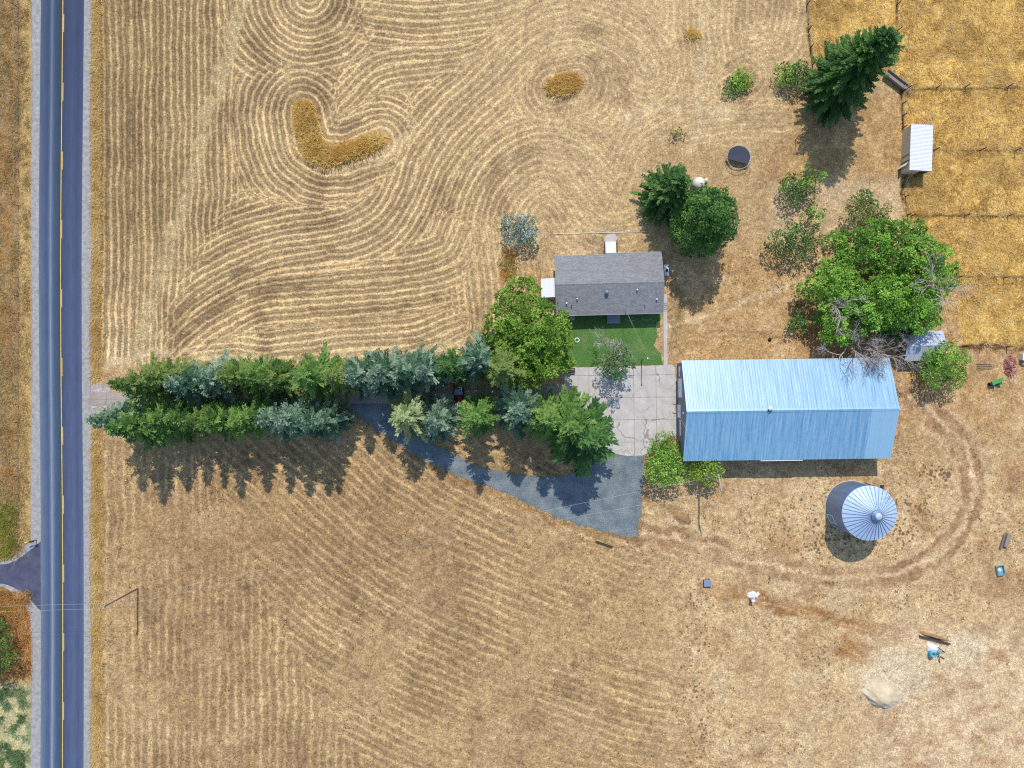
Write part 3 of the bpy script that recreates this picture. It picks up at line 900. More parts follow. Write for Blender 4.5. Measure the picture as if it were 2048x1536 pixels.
def ribbon(name, f0, f1, z, mat, y0=-900, y1=2400, dy=24.0):
    ys = np.arange(y0, y1 + 1, dy)
    V, F, U = [], [], []
    NU = 6
    for y in ys:
        a = f0(y); b = f1(y)
        for k in range(NU + 1):
            V.append(tuple(B(a + (b - a) * k / NU, y, z))); U.append((k / NU, y / 1000))
    for i in range(len(ys) - 1):
        for k in range(NU):
            p = i * (NU + 1) + k
            F.append((p + NU + 1, p + NU + 2, p + 1, p))
    me_ = bpy.data.meshes.new(name); me_.from_pydata(V, [], F)
    uv = me_.uv_layers.new(name='UVMap')
    for lp in me_.loops: uv.data[lp.index].uv = U[lp.vertex_index]
    return link(name, me_, mat)


rl = lambda y: float(np.interp(y, YR, RL)); rr = lambda y: float(np.interp(y, YR, RR))
jl = np.random.RandomState(3)
tag(ribbon('road', rl, rr, 0.020, MAT['road']), kind='structure')
cl = lambda y: rl(y) + (rr(y) - rl(y)) * 0.515
# gravel shoulders, ragged on the field side
for side in (0, 1):
    ys = list(np.arange(-300, 1900, 5.0))
    if side == 0:
        edge = [(63.5 + 2.2 * math.sin(y / 90) + jl.uniform(-1.2, 1.2), y) for y in ys]
        inner = [(rl(y) + 1.5, y) for y in ys[::-1]]
    else:
        edge = [(181.5 + 2.0 * math.sin(y / 70 + 1) + jl.uniform(-1.6, 1.6), y) for y in ys]
        inner = [(rr(y) - 1.5, y) for y in ys[::-1]]
    tag(sheet('road_shoulder', edge + inner, 0.012, MAT['gravel']), kind='structure')
# centre line: one unbroken stripe with a broken one on its east side
tag(ribbon('road_marking', lambda y: cl(y) - 1.3, lambda y: cl(y) + 0.4, 0.026, MAT['yellow_line']), kind='structure')
for k in range(-2, 14):
    ya = 28 + 137.6 * k
    tag(ribbon('road_marking', lambda y: cl(y) + 0.9, lambda y: cl(y) + 2.4, 0.026, MAT['yellow_line'], ya, ya + 36, 12.0), kind='structure')

side = crom([(81.5, 1083), (68, 1094), (45, 1112), (25, 1124), (0, 1129), (-60, 1130), (-400, 1130)], 5)
side2 = crom([(-400, 1167), (-60, 1167), (0, 1167), (25, 1174), (45, 1186), (62, 1200), (72, 1212), (81.8, 1222)], 5)
tag(sheet('side_road', side + side2, 0.024, MAT['side_asphalt']), kind='structure')
sh1 = crom([(81, 1072), (62, 1080), (48, 1094), (24, 1116), (0, 1124), (-60, 1126), (-400, 1126)], 5)
sh2 = crom([(-400, 1173), (-60, 1173), (0, 1173), (18, 1181), (38, 1196), (52, 1214), (60, 1236), (63, 1262), (81, 1262)], 5)
tag(sheet('side_road_shoulder', sh1 + sh2, 0.016, MAT['gravel'], 0.08, 0.5, 4), kind='structure')

drv = crom([(690, 803), (790, 803), (800, 862), (846, 880), (900, 905), (950, 930), (1010, 945), (1080, 953), (1130, 950), (1180, 930), (1206, 906), (1240, 906), (1284, 908),
            (1286, 950), (1283, 1010), (1278, 1050), (1269, 1074), (1225, 1066), (1180, 1056), (1120, 1037), (1060, 1010), (1000, 982), (930, 957), (870, 932), (820, 903), (765, 868), (722, 838)], 5, True)
tag(sheet('driveway', drv, 0.012, MAT['drive'], 0.25, 0.3, 7), kind='structure')
tag(sheet('concrete_drive', [(176, 786), (400, 785), (700, 784), (830, 783), (1000, 778), (1128, 768), (1128, 800), (1000, 803), (830, 806), (700, 807), (400, 808), (176, 810)], 0.022, MAT['old_concrete'], 0.05, 1.0, 8), kind='structure')
yard_pts = [(1128, 736), (1200, 733.5), (1290, 731.5), (1352, 729.5), (1353.5, 873), (1333, 874), (1332, 866), (1320, 900), (1300, 905), (1284, 911), (1255, 912), (1232, 908), (1214, 898),
            (1190, 870), (1160, 830), (1128, 804)]
tag(sheet('concrete_yard', yard_pts, 0.032, MAT['concrete'], 0.02, 1.0, 9), kind='structure')
tag(sheet('walkway', [(1326.5, 622), (1334, 622), (1335, 731.5), (1327.5, 732)], 0.05, MAT['walk']), kind='structure')
lawn_pts = [(1096, 640), (1110, 626), (1220, 626), (1322, 622), (1322, 636), (1312, 650), (1316, 672), (1306, 690), (1322, 706), (1326, 729), (1290, 730.5), (1200, 732.5), (1110, 735), (1060, 720), (1050, 680)]
tag(sheet('lawn', lawn_pts, 0.016, MAT['lawn'], 0.14, 0.35, 10), kind='structure')
tag(sheet('concrete_pad', crom([(1210, 482), (1212, 471), (1224, 467), (1232, 470), (1232, 482)], 3, True), 0.012, MAT['walk'], 0.03, 0.3, 12), kind='structure')
tag(sheet('concrete_pad', [(1139, 630), (1150, 630), (1150, 641), (1139, 641)], 0.03, MAT['walk']), kind='structure')


# ------------------------------------------------------------------ grass and weeds nobody could count
def tufts(name, n, box, mask, hgt, wid, cols, seed, label, blades=5, spread=0.22, lean=0.5):
    """blades of grass scattered where mask(px, py) allows; one mesh"""
    rs = np.random.RandomState(seed)
    px = rs.uniform(box[0], box[2], n); py = rs.uniform(box[1], box[3], n)
    k = mask(px, py) > rs.rand(n)
    px, py = px[k], py[k]
    m = len(px)
    cidx = np.clip((fbm(px / 20, py / 20, seed) - 0.25) * 2.0 + rs.uniform(-.35, .35, m), 0, 0.999)
    C = np.array(cols)
    ci = cidx * (len(C) - 1); lo = ci.astype(int); fr = (ci - lo)[:, None]
    col = C[lo] * (1 - fr) + C[np.minimum(lo + 1, len(C) - 1)] * fr
    X = (px - 1024) / PPM; Y = (768 - py) / PPM
    h = rs.uniform(hgt[0], hgt[1], m)
    V = np.zeros((m, blades, 3, 3)); A = np.zeros((m, blades, 3, 3))
    for b_ in range(blades):
        a = rs.uniform(0, 2 * np.pi, m); r = rs.uniform(0, spread, m)
        bx = X + r * np.cos(a); by = Y + r * np.sin(a)
        t = rs.uniform(0, 2 * np.pi, m); w = rs.uniform(wid[0], wid[1], m)
        la = a + rs.uniform(-0.7, 0.7, m); ll = rs.uniform(0.5, 1.0, m) * lean * h * 2.2
        hh = h * rs.uniform(0.6, 1.1, m)
        V[:, b_, 0] = np.stack([bx - np.cos(t) * w, by - np.sin(t) * w, np.full(m, -0.06)], -1)
        V[:, b_, 1] = np.stack([bx + np.cos(t) * w, by + np.sin(t) * w, np.full(m, -0.06)], -1)
        V[:, b_, 2] = np.stack([bx + np.cos(la) * ll, by + np.sin(la) * ll, hh], -1)
        A[:, b_] = (np.minimum(col * 1.65 * rs.uniform(0.8, 1.2, m)[:, None], 0.88))[:, None, :]
    F = np.arange(m * blades * 3).reshape(-1, 3)
    me_ = np_mesh(name, V.reshape(-1, 3), F, {'albedo': A.reshape(-1, 3)})
    return tag(link(name, me_, MAT['tuft']), label, None, None, 'stuff')


GP2 = [(1612, -60), (1618, 60), (1628, 130), (1700, 160), (1772, 148), (1808, 180), (1804, 262), (1810, 440), (1870, 470), (1905, 560), (1925, 690), (2150, 690), (2150, -60)]
tufts('dry_grass', 22000, (1600, -60, 2120, 690), lambda x, y: inpoly(x, y, GP2) * sstep(0.25, 0.6, fbm(x / 18, y / 18, 4)), (0.2, 0.5), (0.03, 0.07),
      [(.34, .235, .085), (.48, .355, .14), (.52, .42, .22)], 1, 'golden dry pasture grass', 5, 0.28, 0.9)
kid = crom(KIDNEY, 4)


def kmask(x, y):
    d = dpl(x, y, kid)
    w = np.interp(x, [590, 610, 640, 700, 760, 775], [17, 21, 24, 17, 12, 4])
    return sstep(w + 2, w - 9, d + (fbm(x / 8, y / 8, 6) - .5) * 16)


GOLD = [(.46, .31, .10), (.535, .39, .145), (.535, .415, .18)]
tufts('golden_weeds', 3400, (575, 195, 790, 350), kmask, (0.8, 1.5), (0.06, 0.12), GOLD, 2, 'golden unmown weeds in a hook-shaped patch', 6, 0.3, 0.5)
tufts('golden_weeds', 900, (1085, 135, 1175, 205), lambda x, y: sstep(1.0, 0.75, np.hypot((x - 1128 + (y - 170) * .5) / 36, (y - 170) / 23)), (0.5, 1.0), (0.06, 0.12), GOLD, 3, 'small oval patch of golden unmown weeds', 6, 0.3, 0.5)
tufts('golden_weeds', 220, (1365, 50, 1405, 90), lambda x, y: sstep(1.0, 0.7, np.hypot((x - 1385) / 17, (y - 68) / 14)), (0.4, 0.9), (0.04, 0.07), GOLD, 4, 'little tuft of golden weeds near the top of the field', 5, 0.3, 0.5)
tufts('golden_weeds', 380, (995, 500, 1040, 590), lambda x, y: sstep(1.0, 0.6, np.hypot((x - 1018) / 18, (y - 535) / 40)), (0.4, 0.8), (0.04, 0.08), [(.36, .23, .08), (.44, .29, .10), (.28, .26, .09)], 5, 'orange weeds beside the grey shrub', 5, 0.3, 0.6)
tufts('verge_grass', 5000, (184, -40, 204, 1580), lambda x, y: np.where((y > 760) & (y < 838), 0, 1) * sstep(203, 195, x + (fbm(x / 12, y / 12, 8) - .5) * 10), (0.25, 0.6), (0.03, 0.06), [(.38, .275, .11), (.48, .36, .155), (.52, .42, .23)], 6, 'dry golden grass along the east verge of the road', 5, 0.25, 0.9)
tufts('verge_grass', 6000, (-20, -40, 62, 1120), lambda x, y: sstep(62, 56, x) * sstep(0.3, 0.55, fbm(x / 14, y / 30, 12)), (0.2, 0.5), (0.03, 0.06), [T(150, 122, 84), T(190, 160, 110), T(132, 124, 80), T(206, 178, 126)], 7, 'brown weeds on the west verge of the road', 5, 0.25, 0.9)
tufts('orange_weeds', 2200, (-20, 1185, 62, 1350), lambda x, y: sstep(60, 52, x - (y - 1215).clip(-30, 0) * -0.9 + (fbm(x / 8, y / 8, 12) - .5) * 8), (0.3, 0.7), (0.04, 0.08), [(.30, .17, .065), (.43, .255, .09), (.48, .33, .15)], 8, 'rusty orange weeds at the corner of the side road', 6, 0.3, 0.7)
tufts('green_weeds', 900, (-20, 1010, 40, 1112), lambda x, y: sstep(38, 26, x) * sstep(0.35, 0.55, fbm(x / 10, y / 10, 17)), (0.2, 0.6), (0.04, 0.09), [T(96, 110, 40), T(140, 150, 60), T(170, 160, 80)], 9, 'green weeds north of the side road', 6, 0.3, 0.8)
tufts('green_weeds', 3000, (-20, 1380, 56, 1580), lambda x, y: sstep(54, 44, x) * sstep(0.48, 0.58, fbm(x / 14, y / 14, 88)), (0.15, 0.4), (0.05, 0.10), [(.10, .15, .06), (.16, .22, .10), (.26, .30, .17)], 10, 'pale green ground cover plants at the lower left corner', 6, 0.3, 0.9)
tufts('verge_grass', 16000, (680, 800, 1300, 1090), lambda x, y: sstep(7, 0, np.abs(sdpoly(x, y, drv) - 2 + (fbm(x / 9, y / 9, 44) - .5) * 8)) * 0.8, (0.08, 0.28), (0.03, 0.06), [(.24, .17, .08), (.34, .25, .12), (.22, .21, .09)], 14, 'dry grass creeping over the edges of the gravel drive', 5, 0.2, 0.9)
tufts('field_weeds', 9000, (200, 900, 2060, 1560), lambda x, y: sstep(0.50, 0.64, fbm(x / 60, y / 60, 21)) * sstep(0.45, 0.6, fbm(x / 14, y / 14, 27)) * np.where((x > 1690) & (y > 1240), 0.1, 0.7), (0.08, 0.22), (0.04, 0.09),
      [T(104, 82, 54), T(134, 106, 70), T(96, 100, 56)], 11, 'low brown and green weeds in the lower field', 5, 0.25, 1.2)
tufts('yard_weeds', 4000, (1340, 470, 1960, 1120), lambda x, y: sstep(0.52, 0.64, fbm(x / 40, y / 40, 33)) * 0.7, (0.08, 0.22), (0.04, 0.08), [T(120, 92, 56), T(150, 116, 72), T(110, 112, 60)], 12, 'low dry weeds in the yard', 5, 0.25, 1.2)
tufts('fence_weeds', 2600, (1800, 170, 2100, 705), lambda x, y: np.maximum.reduce([sstep(4, 2, np.abs(y - 177)), sstep(3, 1, np.abs(y - 301)), sstep(4, 2, np.abs(y - 432)), sstep(3, 1, np.abs(y - 555)) * (x > 1915), sstep(8, 3, np.abs(y - 695)) * (x > 1925) * 0.8]) * np.where((x > 1800), 1, 0), (0.25, 0.55), (0.03, 0.06),
      [T(92, 60, 30), T(120, 84, 44), T(150, 110, 60)], 13, 'dead brown weeds standing under the pasture fences', 6, 0.2, 0.7)


# ------------------------------------------------------------------ trees
def diamonds(P, D, S, L, W):
    """leaf quads from base P along D (unit), side S (unit), length L, half width W -> (V, F)"""
    n = len(P)
    V = np.empty((n, 4, 3))
    V[:, 0] = P
    V[:, 1] = P + D * (L * 0.45)[:, None] + S * W[:, None]
    V[:, 2] = P + D * L[:, None]
    V[:, 3] = P + D * (L * 0.45)[:, None] - S * W[:, None]
    return V.reshape(-1, 3), np.arange(n * 4).reshape(-1, 4)


def unit(a):
    return a / np.maximum(1e-9, np.linalg.norm(a, axis=-1, keepdims=True))


def conifer_crown(name, seed, h=15.0, r=2.9, lvl=23, nb=7, power=0.85, z0=0.6, droop=0.25, bushy=1.0):
    rs = np.random.RandomState(seed)
    Ps, Ds, Ss, Ls, Ws, Ts = [], [], [], [], [], []
    ph = rs.uniform(0, 6.28)
    lop = [(rs.uniform(0, 6.28), rs.uniform(0.05, 0.2)) for _ in range(3)]
    for i in range(lvl):
        u = i / (lvl - 1.0)
        z = z0 + (h - z0) * (u ** 0.92)
        rad = r * ((1 - u) ** power) * (0.72 + 0.28 * min(1, u / 0.12)) + 0.12
        k = max(4, int(nb * (0.45 + 0.55 * (1 - u))))
        for j in range(k):
            az = ph + i * 2.4 + 2 * math.pi * j / k + rs.uniform(-.3, .3)
            L = rad * rs.uniform(0.58, 1.22)
            for a_, b_ in lop: L *= 1 + b_ * math.cos(az * 2 + a_ + u * 4) * 0.6
            up = rs.uniform(-0.15, 0.10) - droop * (1 - u) + 0.55 * u
            d = unit(np.array([math.cos(az), math.sin(az), up]))
            s = np.array([-math.sin(az), math.cos(az), 0])
            tb = np.clip(rs.normal(0.48, 0.30), 0.0, 0.98)
            m = max(4, int(L / 0.16 * bushy))
            t = np.linspace(0.12, 1.0, m)
            bend = -0.10 * L * t * t + 0.10 * L * t ** 4
            p = np.array([0, 0, z]) + d[None] * (t * L)[:, None]
            p[:, 2] += bend
            for sg in (-1, 1):
                tw = (0.16 + 0.36 * L * (1 - t) * 0.55 + 0.10) * rs.uniform(0.7, 1.3, m)
                tw = np.minimum(tw, 0.95)
                dd = unit(d[None] * rs.uniform(0.7, 1.15, (m, 1)) + sg * s[None] * rs.uniform(0.45, 0.8, (m, 1)) + np.array([0, 0, 1])[None] * rs.uniform(-0.35, 0.25, (m, 1)))
                ss = unit(np.cross(dd, np.array([0, 0, 1.0])[None] + rs.uniform(-0.5, 0.5, (m, 3))))
                Ps.append(p + rs.normal(0, 0.03, (m, 3))); Ds.append(dd); Ss.append(ss); Ls.append(tw + 0.10); Ws.append(0.06 + 0.11 * tw * rs.uniform(0.7, 1.2, m))
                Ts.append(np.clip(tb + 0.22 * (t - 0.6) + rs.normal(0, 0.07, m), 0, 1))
            # the tip shoot and upright needles
            mm = max(2, m // 3)
            tt = rs.uniform(0.2, 1.0, mm)
            q = np.array([0, 0, z]) + d[None] * (tt * L)[:, None]
            dd = unit(d[None] * 0.7 + np.array([0, 0, 1])[None] * rs.uniform(0.1, 0.8, (mm, 1)) + rs.normal(0, 0.25, (mm, 3)))
            ss = unit(np.cross(dd, rs.normal(0, 1, (mm, 3))))
            Ps.append(q); Ds.append(dd); Ss.append(ss); Ls.append(rs.uniform(0.25, 0.5, mm)); Ws.append(rs.uniform(0.06, 0.11, mm))
            Ts.append(np.clip(tb + rs.normal(0.08, 0.10, mm), 0, 1))
    P = np.concatenate(Ps); V, F = diamonds(P, np.concatenate(Ds), np.concatenate(Ss), np.concatenate(Ls), np.concatenate(Ws))
    return np_mesh(name, V, F, {'tone': np.repeat(np.concatenate(Ts), 4)})


def trunk_mesh(name, h, r, seed=0, limbs=0, spread=2.0, z_l=0.3):
    rs = random.Random(seed)
    mb = MB()
    pts = [Vector((0, 0, -0.15))]
    n = 6
    for i in range(1, n + 1):
        pts.append(Vector((rs.uniform(-.06, .06) * i * 0.4, rs.uniform(-.06, .06) * i * 0.4, h * i / n)))
    mb.path(pts, [r * (1 - 0.85 * i / n) for i in range(n + 1)], 8)
    for k in range(limbs):
        z = h * rs.uniform(z_l, 0.85)
        a = 2 * math.pi * k / max(1, limbs) + rs.uniform(-.4, .4)
        L = spread * rs.uniform(0.6, 1.0)
        p0 = Vector((0, 0, z)); p1 = p0 + Vector((math.cos(a) * L * .5, math.sin(a) * L * .5, L * .35)); p2 = p0 + Vector((math.cos(a + .2) * L, math.sin(a + .2) * L, L * .6))
        mb.path([p0, p1, p2], [r * .4, r * .25, r * .08], 6)
    return mb.mesh(name)


def leaf_crown(name, lobes, seed, clumps=260, per=80, leaf=(0.22, 0.42), fill=0.25, cr=(0.5, 1.0), bottom=-0.35, flat=0.5):
    """broadleaf crown: leaf clumps spread through the outer shell of several lobes. lobes: (x, y, z, rx, ry, rz)"""
    rs = np.random.RandomState(seed)
    L = np.array(lobes, float)
    area = L[:, 3] * L[:, 4] + L[:, 5] * (L[:, 3] + L[:, 4])
    # boughs: leafy balls standing apart on the shell of the crown, so that dark gaps stay between them
    C, R, O = [], [], []
    for _ in range(clumps):
        i = rs.choice(len(L), p=area / area.sum())
        d = unit(rs.normal(0, 1, 3))
        if d[2] < bottom: d[2] = -d[2]
        q = rs.uniform(0.35, 0.75) if rs.rand() < fill else rs.uniform(0.82, 1.1)
        c = L[i, :3] + d * L[i, 3:6] * q
        rad = rs.uniform(cr[0], cr[1])
        if C and np.min(np.linalg.norm(np.array(C) - c, axis=1) - 0.84 * (np.array(R) + rad)) < 0: continue
        C.append(c); R.append(rad); O.append(d)
    C = np.array(C); R = np.array(R); O = np.array(O)
    k = len(C)
    tb = np.clip(rs.normal(0.46, 0.25, k), 0, 1)
    cnt = np.maximum(12, (per * (R / 0.65) ** 2)).astype(int)
    ci = np.repeat(np.arange(k), cnt)
    n = len(ci)
    dv = unit(rs.normal(0, 1, (n, 3)) + O[ci] * 0.35 + np.array([0, 0, 0.35]))
    sq = np.array([1.0, 1.0, 0.72])
    wob = 1 + 0.22 * np.sin(dv[:, 0] * 5 + ci) * np.cos(dv[:, 1] * 5 + ci * 2.0)
    P = C[ci] + dv * sq * (R[ci] * rs.uniform(0.55, 1.08, n) * wob)[:, None]
    D = unit(dv * np.array([1, 1, .55]) + rs.normal(0, 0.45, (n, 3)))
    up = unit(np.array([[0, 0, 1.0]]) * flat + dv * 0.6 + rs.normal(0, 0.35, (n, 3)))
    S = unit(np.cross(D, up))
    ln = rs.uniform(leaf[0], leaf[1], n)
    V, F = diamonds(P, D, S, ln, ln * rs.uniform(0.28, 0.42, n))
    return np_mesh(name, V, F, {'tone': np.repeat(np.clip(tb[ci] + rs.normal(0, 0.14, n), 0, 1), 4)})


def place(o, mat):
    o.material_slots[0].link = 'OBJECT'
    o.material_slots[0].material = mat
    return o


def conifer(px, py, h, rpx, crown_me, trunk_me, mat, label, base_h=15.0, base_r=2.9, seed=0, group='conifers in two rows along the driveway', name='conifer_tree'):
    rs = random.Random(seed)
    t = thing(name, label, 'conifer', B(px, py), rs.uniform(0, 6.28), group)
    t.scale = (rpx / PPM / base_r, rpx / PPM / base_r * rs.uniform(0.92, 1.08), h / base_h)
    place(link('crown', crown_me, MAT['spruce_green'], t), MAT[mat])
    link('trunk', trunk_me, MAT['bark'], t)
    return t


CRS = [conifer_crown('conifer_crown', 100 + k, nb=7 + k % 2, power=(0.8, 0.86, 0.95, 0.84, 0.78)[k], droop=(0.3, 0.15, 0.35, 0.2, 0.1)[k]) for k in range(5)]
CTR = trunk_mesh('conifer_trunk', 14.5, 0.2, 1)
ROWS = [  # base pixel, height, crown radius in pixels, colour, label
    (285, 832, 15.1, 31, 'spruce_blue', 'blue-green conifer at the road end of the lower driveway row'),
    (328, 846, 16.1, 38, 'spruce_green', 'broad green conifer second from the road in the lower row, bulging into the field'),
    (377, 834, 14.8, 32, 'spruce_green', 'green conifer third from the road in the lower driveway row'),
    (415, 830, 14.1, 30, 'spruce_green', 'shorter green conifer fourth from the road in the lower driveway row'),
    (450, 831, 14.6, 30, 'spruce_olive', 'yellowish conifer fifth from the road in the lower driveway row'),
    (483, 836, 15.9, 33, 'spruce_green', 'tall green conifer sixth from the road in the lower driveway row'),
    (535, 832, 15.1, 34, 'spruce_green', 'green conifer in the lower row just before its four blue-grey ones'),
    (582, 832, 15.4, 35, 'spruce_blue', 'first of the four blue-grey conifers in the lower row, nearest the road'),
    (620, 832, 15.9, 35, 'spruce_blue', 'second of the four blue-grey conifers in the lower row'),
    (657, 834, 15.6, 33, 'spruce_blue', 'third of the four blue-grey conifers in the lower row'),
    (678, 838, 14.9, 30, 'spruce_blue', 'last blue-grey conifer of the lower row, beside the gap where the gravel drive starts'),
    (830, 828, 13.3, 40, 'spruce_pale', 'pale yellow-green conifer just right of the start of the gravel drive'),
    (882, 836, 12.0, 38, 'spruce_blue', 'blue-grey conifer right of the pale one, shading the gravel drive'),
    (959, 828, 16.0, 33, 'spruce_green', 'round bright green conifer standing apart with bare ground on both sides'),
    (1036, 815, 15.5, 42, 'spruce_blue', 'star-shaped pale blue conifer left of the green group by the concrete yard'),
    (1087, 832, 16.0, 42, 'spruce_green', 'green conifer on the left of the group beside the concrete yard'),
    (1132, 846, 16.5, 48, 'spruce_green', 'yellow-tipped conifer in the middle of the group beside the concrete yard'),
    (1158, 866, 16.0, 56, 'spruce_dark', 'big dark green conifer at the corner of gravel drive and concrete yard'),
    (336, 768, 16.5, 37, 'spruce_olive', 'olive conifer at the road end of the upper driveway row'),
    (380, 752, 14.5, 33, 'spruce_olive', 'olive conifer second from the road in the upper row, with a spiky outline'),
    (420, 768, 14.8, 34, 'spruce_blue', 'blue-grey conifer third from the road in the upper driveway row'),
    (470, 758, 14.6, 35, 'spruce_blue', 'blue-grey conifer fourth from the road in the upper driveway row'),
    (510, 753, 14.6, 33, 'spruce_olive', 'olive conifer fifth from the road in the upper driveway row'),
    (548, 754, 14.6, 32, 'spruce_green', 'green conifer sixth from the road in the upper driveway row'),
    (582, 759, 14.8, 32, 'spruce_olive', 'yellow-green conifer seventh from the road in the upper row, before the small gap'),
    (652, 754, 14.8, 39, 'spruce_green', 'broad green conifer eighth from the road in the upper driveway row'),
    (702, 755, 15.2, 33, 'spruce_olive', 'olive conifer of the upper row above the bare concrete drive'),
    (740, 750, 15.6, 35, 'spruce_blue', 'blue-green conifer of the upper row above the start of the gravel drive'),
    (786, 747, 15.8, 41, 'spruce_blue', 'wide blue-green conifer, fourth left of the hidden car in the upper row'),
    (832, 742, 15.4, 41, 'spruce_blue', 'wide blue-green conifer, third left of the hidden car in the upper row'),
    (864, 744, 15.2, 35, 'spruce_blue', 'pale blue conifer, second left of the hidden car in the upper row'),
    (906, 734, 14.6, 27, 'spruce_dark', 'dark green conifer in the upper row beside the hidden car'),
    (960, 722, 15.4, 40, 'spruce_blue', 'big silvery blue conifer in the upper row just above the hidden car'),
    (1008, 738, 15.0, 42, 'spruce_olive', 'olive conifer at the house end of the upper row, against the big broadleaf tree'),
]
for i, (px, py, h, rp, mt, lb) in enumerate(ROWS):
    conifer(px, py, h, rp * 1.34, CRS[(i * 3 + i // 5) % 5], CTR, mt, lb, seed=i)

cm = conifer_crown('lone_conifer_crown', 200, h=13.2, r=5.0, lvl=34, nb=13, power=0.8, droop=0.2, bushy=1.3)
t = thing('conifer_tree', 'dark green conifer with long drooping branches left of the round water tank', 'conifer', B(1327, 402), 0.4)
link('crown', cm, MAT['spruce_dark'], t); link('trunk', trunk_mesh('trunk', 12.5, 0.25, 2), MAT['bark'], t)


def broadleaf(px, py, label, lobes, mat, seed, clumps, per=80, leaf=(0.22, 0.42), fill=0.25, cr=(0.5, 1.0), trunk=(4.0, 0.2), limbs=5, spread=2.0, name='broadleaf_tree', cat='tree', group=None, bottom=-0.35, flat=0.5):
    t = thing(name, label, cat, B(px, py), 0.0, group)
    link('crown', leaf_crown('crown', lobes, seed, clumps, per, leaf, fill, cr, bottom, flat), MAT[mat], t)
    link('trunk', trunk_mesh('trunk', trunk[0], trunk[1], seed, limbs, spread), MAT['bark'], t)
    return t


def column_lobes(h, prof, seed, jit=0.25):
    """lobes up a column: prof = [(z fraction, radius)]"""
    rs = random.Random(seed)
    out = []
    for zf, r in prof:
        out.append((rs.uniform(-jit, jit), rs.uniform(-jit, jit), h * zf, r, r, h * 0.11))
        for k in range(3):
            a = rs.uniform(0, 6.28)
            out.append((math.cos(a) * r * .45, math.sin(a) * r * .45, h * (zf + rs.uniform(-.04, .04)), r * .7, r * .7, h * 0.08))
    return out


# tall tree at the top right, round dark tree by the tank, tree beside the house
cm = conifer_crown('tall_conifer_crown', 201, h=19.2, r=6.0, lvl=54, nb=15, power=0.62, z0=0.8, droop=0.12, bushy=1.25)
t = thing('conifer_tree', 'very tall dense dark green conifer leaning across the pasture corner', 'conifer', B(1660, 180), 1.0)
link('crown', cm, MAT['spruce_dark'], t); link('trunk', trunk_mesh('trunk', 18.0, 0.4, 3), MAT['bark'], t)
broadleaf(1386, 464, 'round dark green tree between the water tank and the house', column_lobes(14.5, [(.12, 3.3), (.25, 4.2), (.38, 4.6), (.5, 4.5), (.62, 4.0), (.74, 3.2), (.85, 2.2), (.94, 1.1)], 8, 0.4),
          'leaf_dark', 33, 2000, 80, (0.24, 0.42), 0.05, (0.45, 0.85), (12, 0.35), 0)
u = 1 / PPM
broadleaf(1052, 672, 'big yellow-green broadleaf tree at the corner of the house and lawn',
          [(-0.9, 4.6, 6.3, 3.6, 3.4, 2.6), (-3.4, 1.6, 5.4, 3.3, 3.2, 2.8), (1.2, 1.2, 7.6, 4.4, 4.2, 3.0), (4.1, -1.2, 5.8, 2.9, 2.9, 2.4), (-2.0, -2.2, 6.0, 3.6, 3.4, 3.0), (2.0, -4.0, 5.8, 3.8, 3.4, 2.8), (-0.2, -6.2, 4.8, 3.0, 2.4, 2.2), (-4.6, -0.6, 4.0, 2.2, 2.2, 2.0), (5.6, -3.4, 4.2, 2.2, 2.0, 1.8)],
          'leaf_yellow', 35, 900, 85, (0.26, 0.46), 0.2, (0.5, 1.0), (6, 0.4), 7, 4.0)
# the broadleaf clump east of the yard
BIG = [
    (1672, 502, 6.0, 2.9, 'small round leafy tree on the upper left of the broadleaf clump', 'leaf_green'),
    (1712, 506, 8.0, 3.7, 'bright green tree on the upper edge of the broadleaf clump', 'leaf_green'),
    (1766, 512, 9.0, 4.8, 'large green tree on the upper right of the broadleaf clump', 'leaf_green'),
    (1808, 560, 8.5, 4.9, 'broad tree with greying twigs on the right side of the broadleaf clump, by the pasture', 'leaf_green'),
    (1640, 578, 8.0, 4.2, 'leafy tree on the left side of the broadleaf clump', 'leaf_green'),
    (1706, 620, 9.0, 4.3, 'bushy tree in the middle of the broadleaf clump, below its red litter gap', 'leaf_green'),
    (1762, 614, 9.0, 4.9, 'yellow-tinged tree in the lower middle of the broadleaf clump', 'leaf_green'),
    (1805, 630, 7.5, 3.6, 'tree at the lower right of the broadleaf clump, above the metal shed', 'leaf_green'),
    (1650, 652, 6.0, 3.3, 'low leafy tree on the lower left of the broadleaf clump, above the barn', 'leaf_green'),
    (1765, 664, 4.5, 2.4, 'small leafy tree between the bare tree and the metal shed', 'leaf_dark'),
]
for i, (px, py, h, r, lb, mt) in enumerate(BIG):
    rs = random.Random(50 + i)
    lob = [(0, 0, h * .68, r * .7, r * .7, h * .28)]
    for k in range(7):
        a = 2 * math.pi * k / 7 + rs.uniform(-.4, .4); q = r * rs.uniform(.45, .68)
        lob.append((math.cos(a) * q, math.sin(a) * q, h * rs.uniform(.42, .78), r * rs.uniform(.36, .52), r * rs.uniform(.36, .52), h * rs.uniform(.12, .2)))
    broadleaf(px, py, lb, lob, mt, 60 + i, int(26 * r * r), 85, (0.24, 0.44), 0.15, (0.5, 1.0), (h * .6, 0.22), 6, r * .7, group='trees of the broadleaf clump')
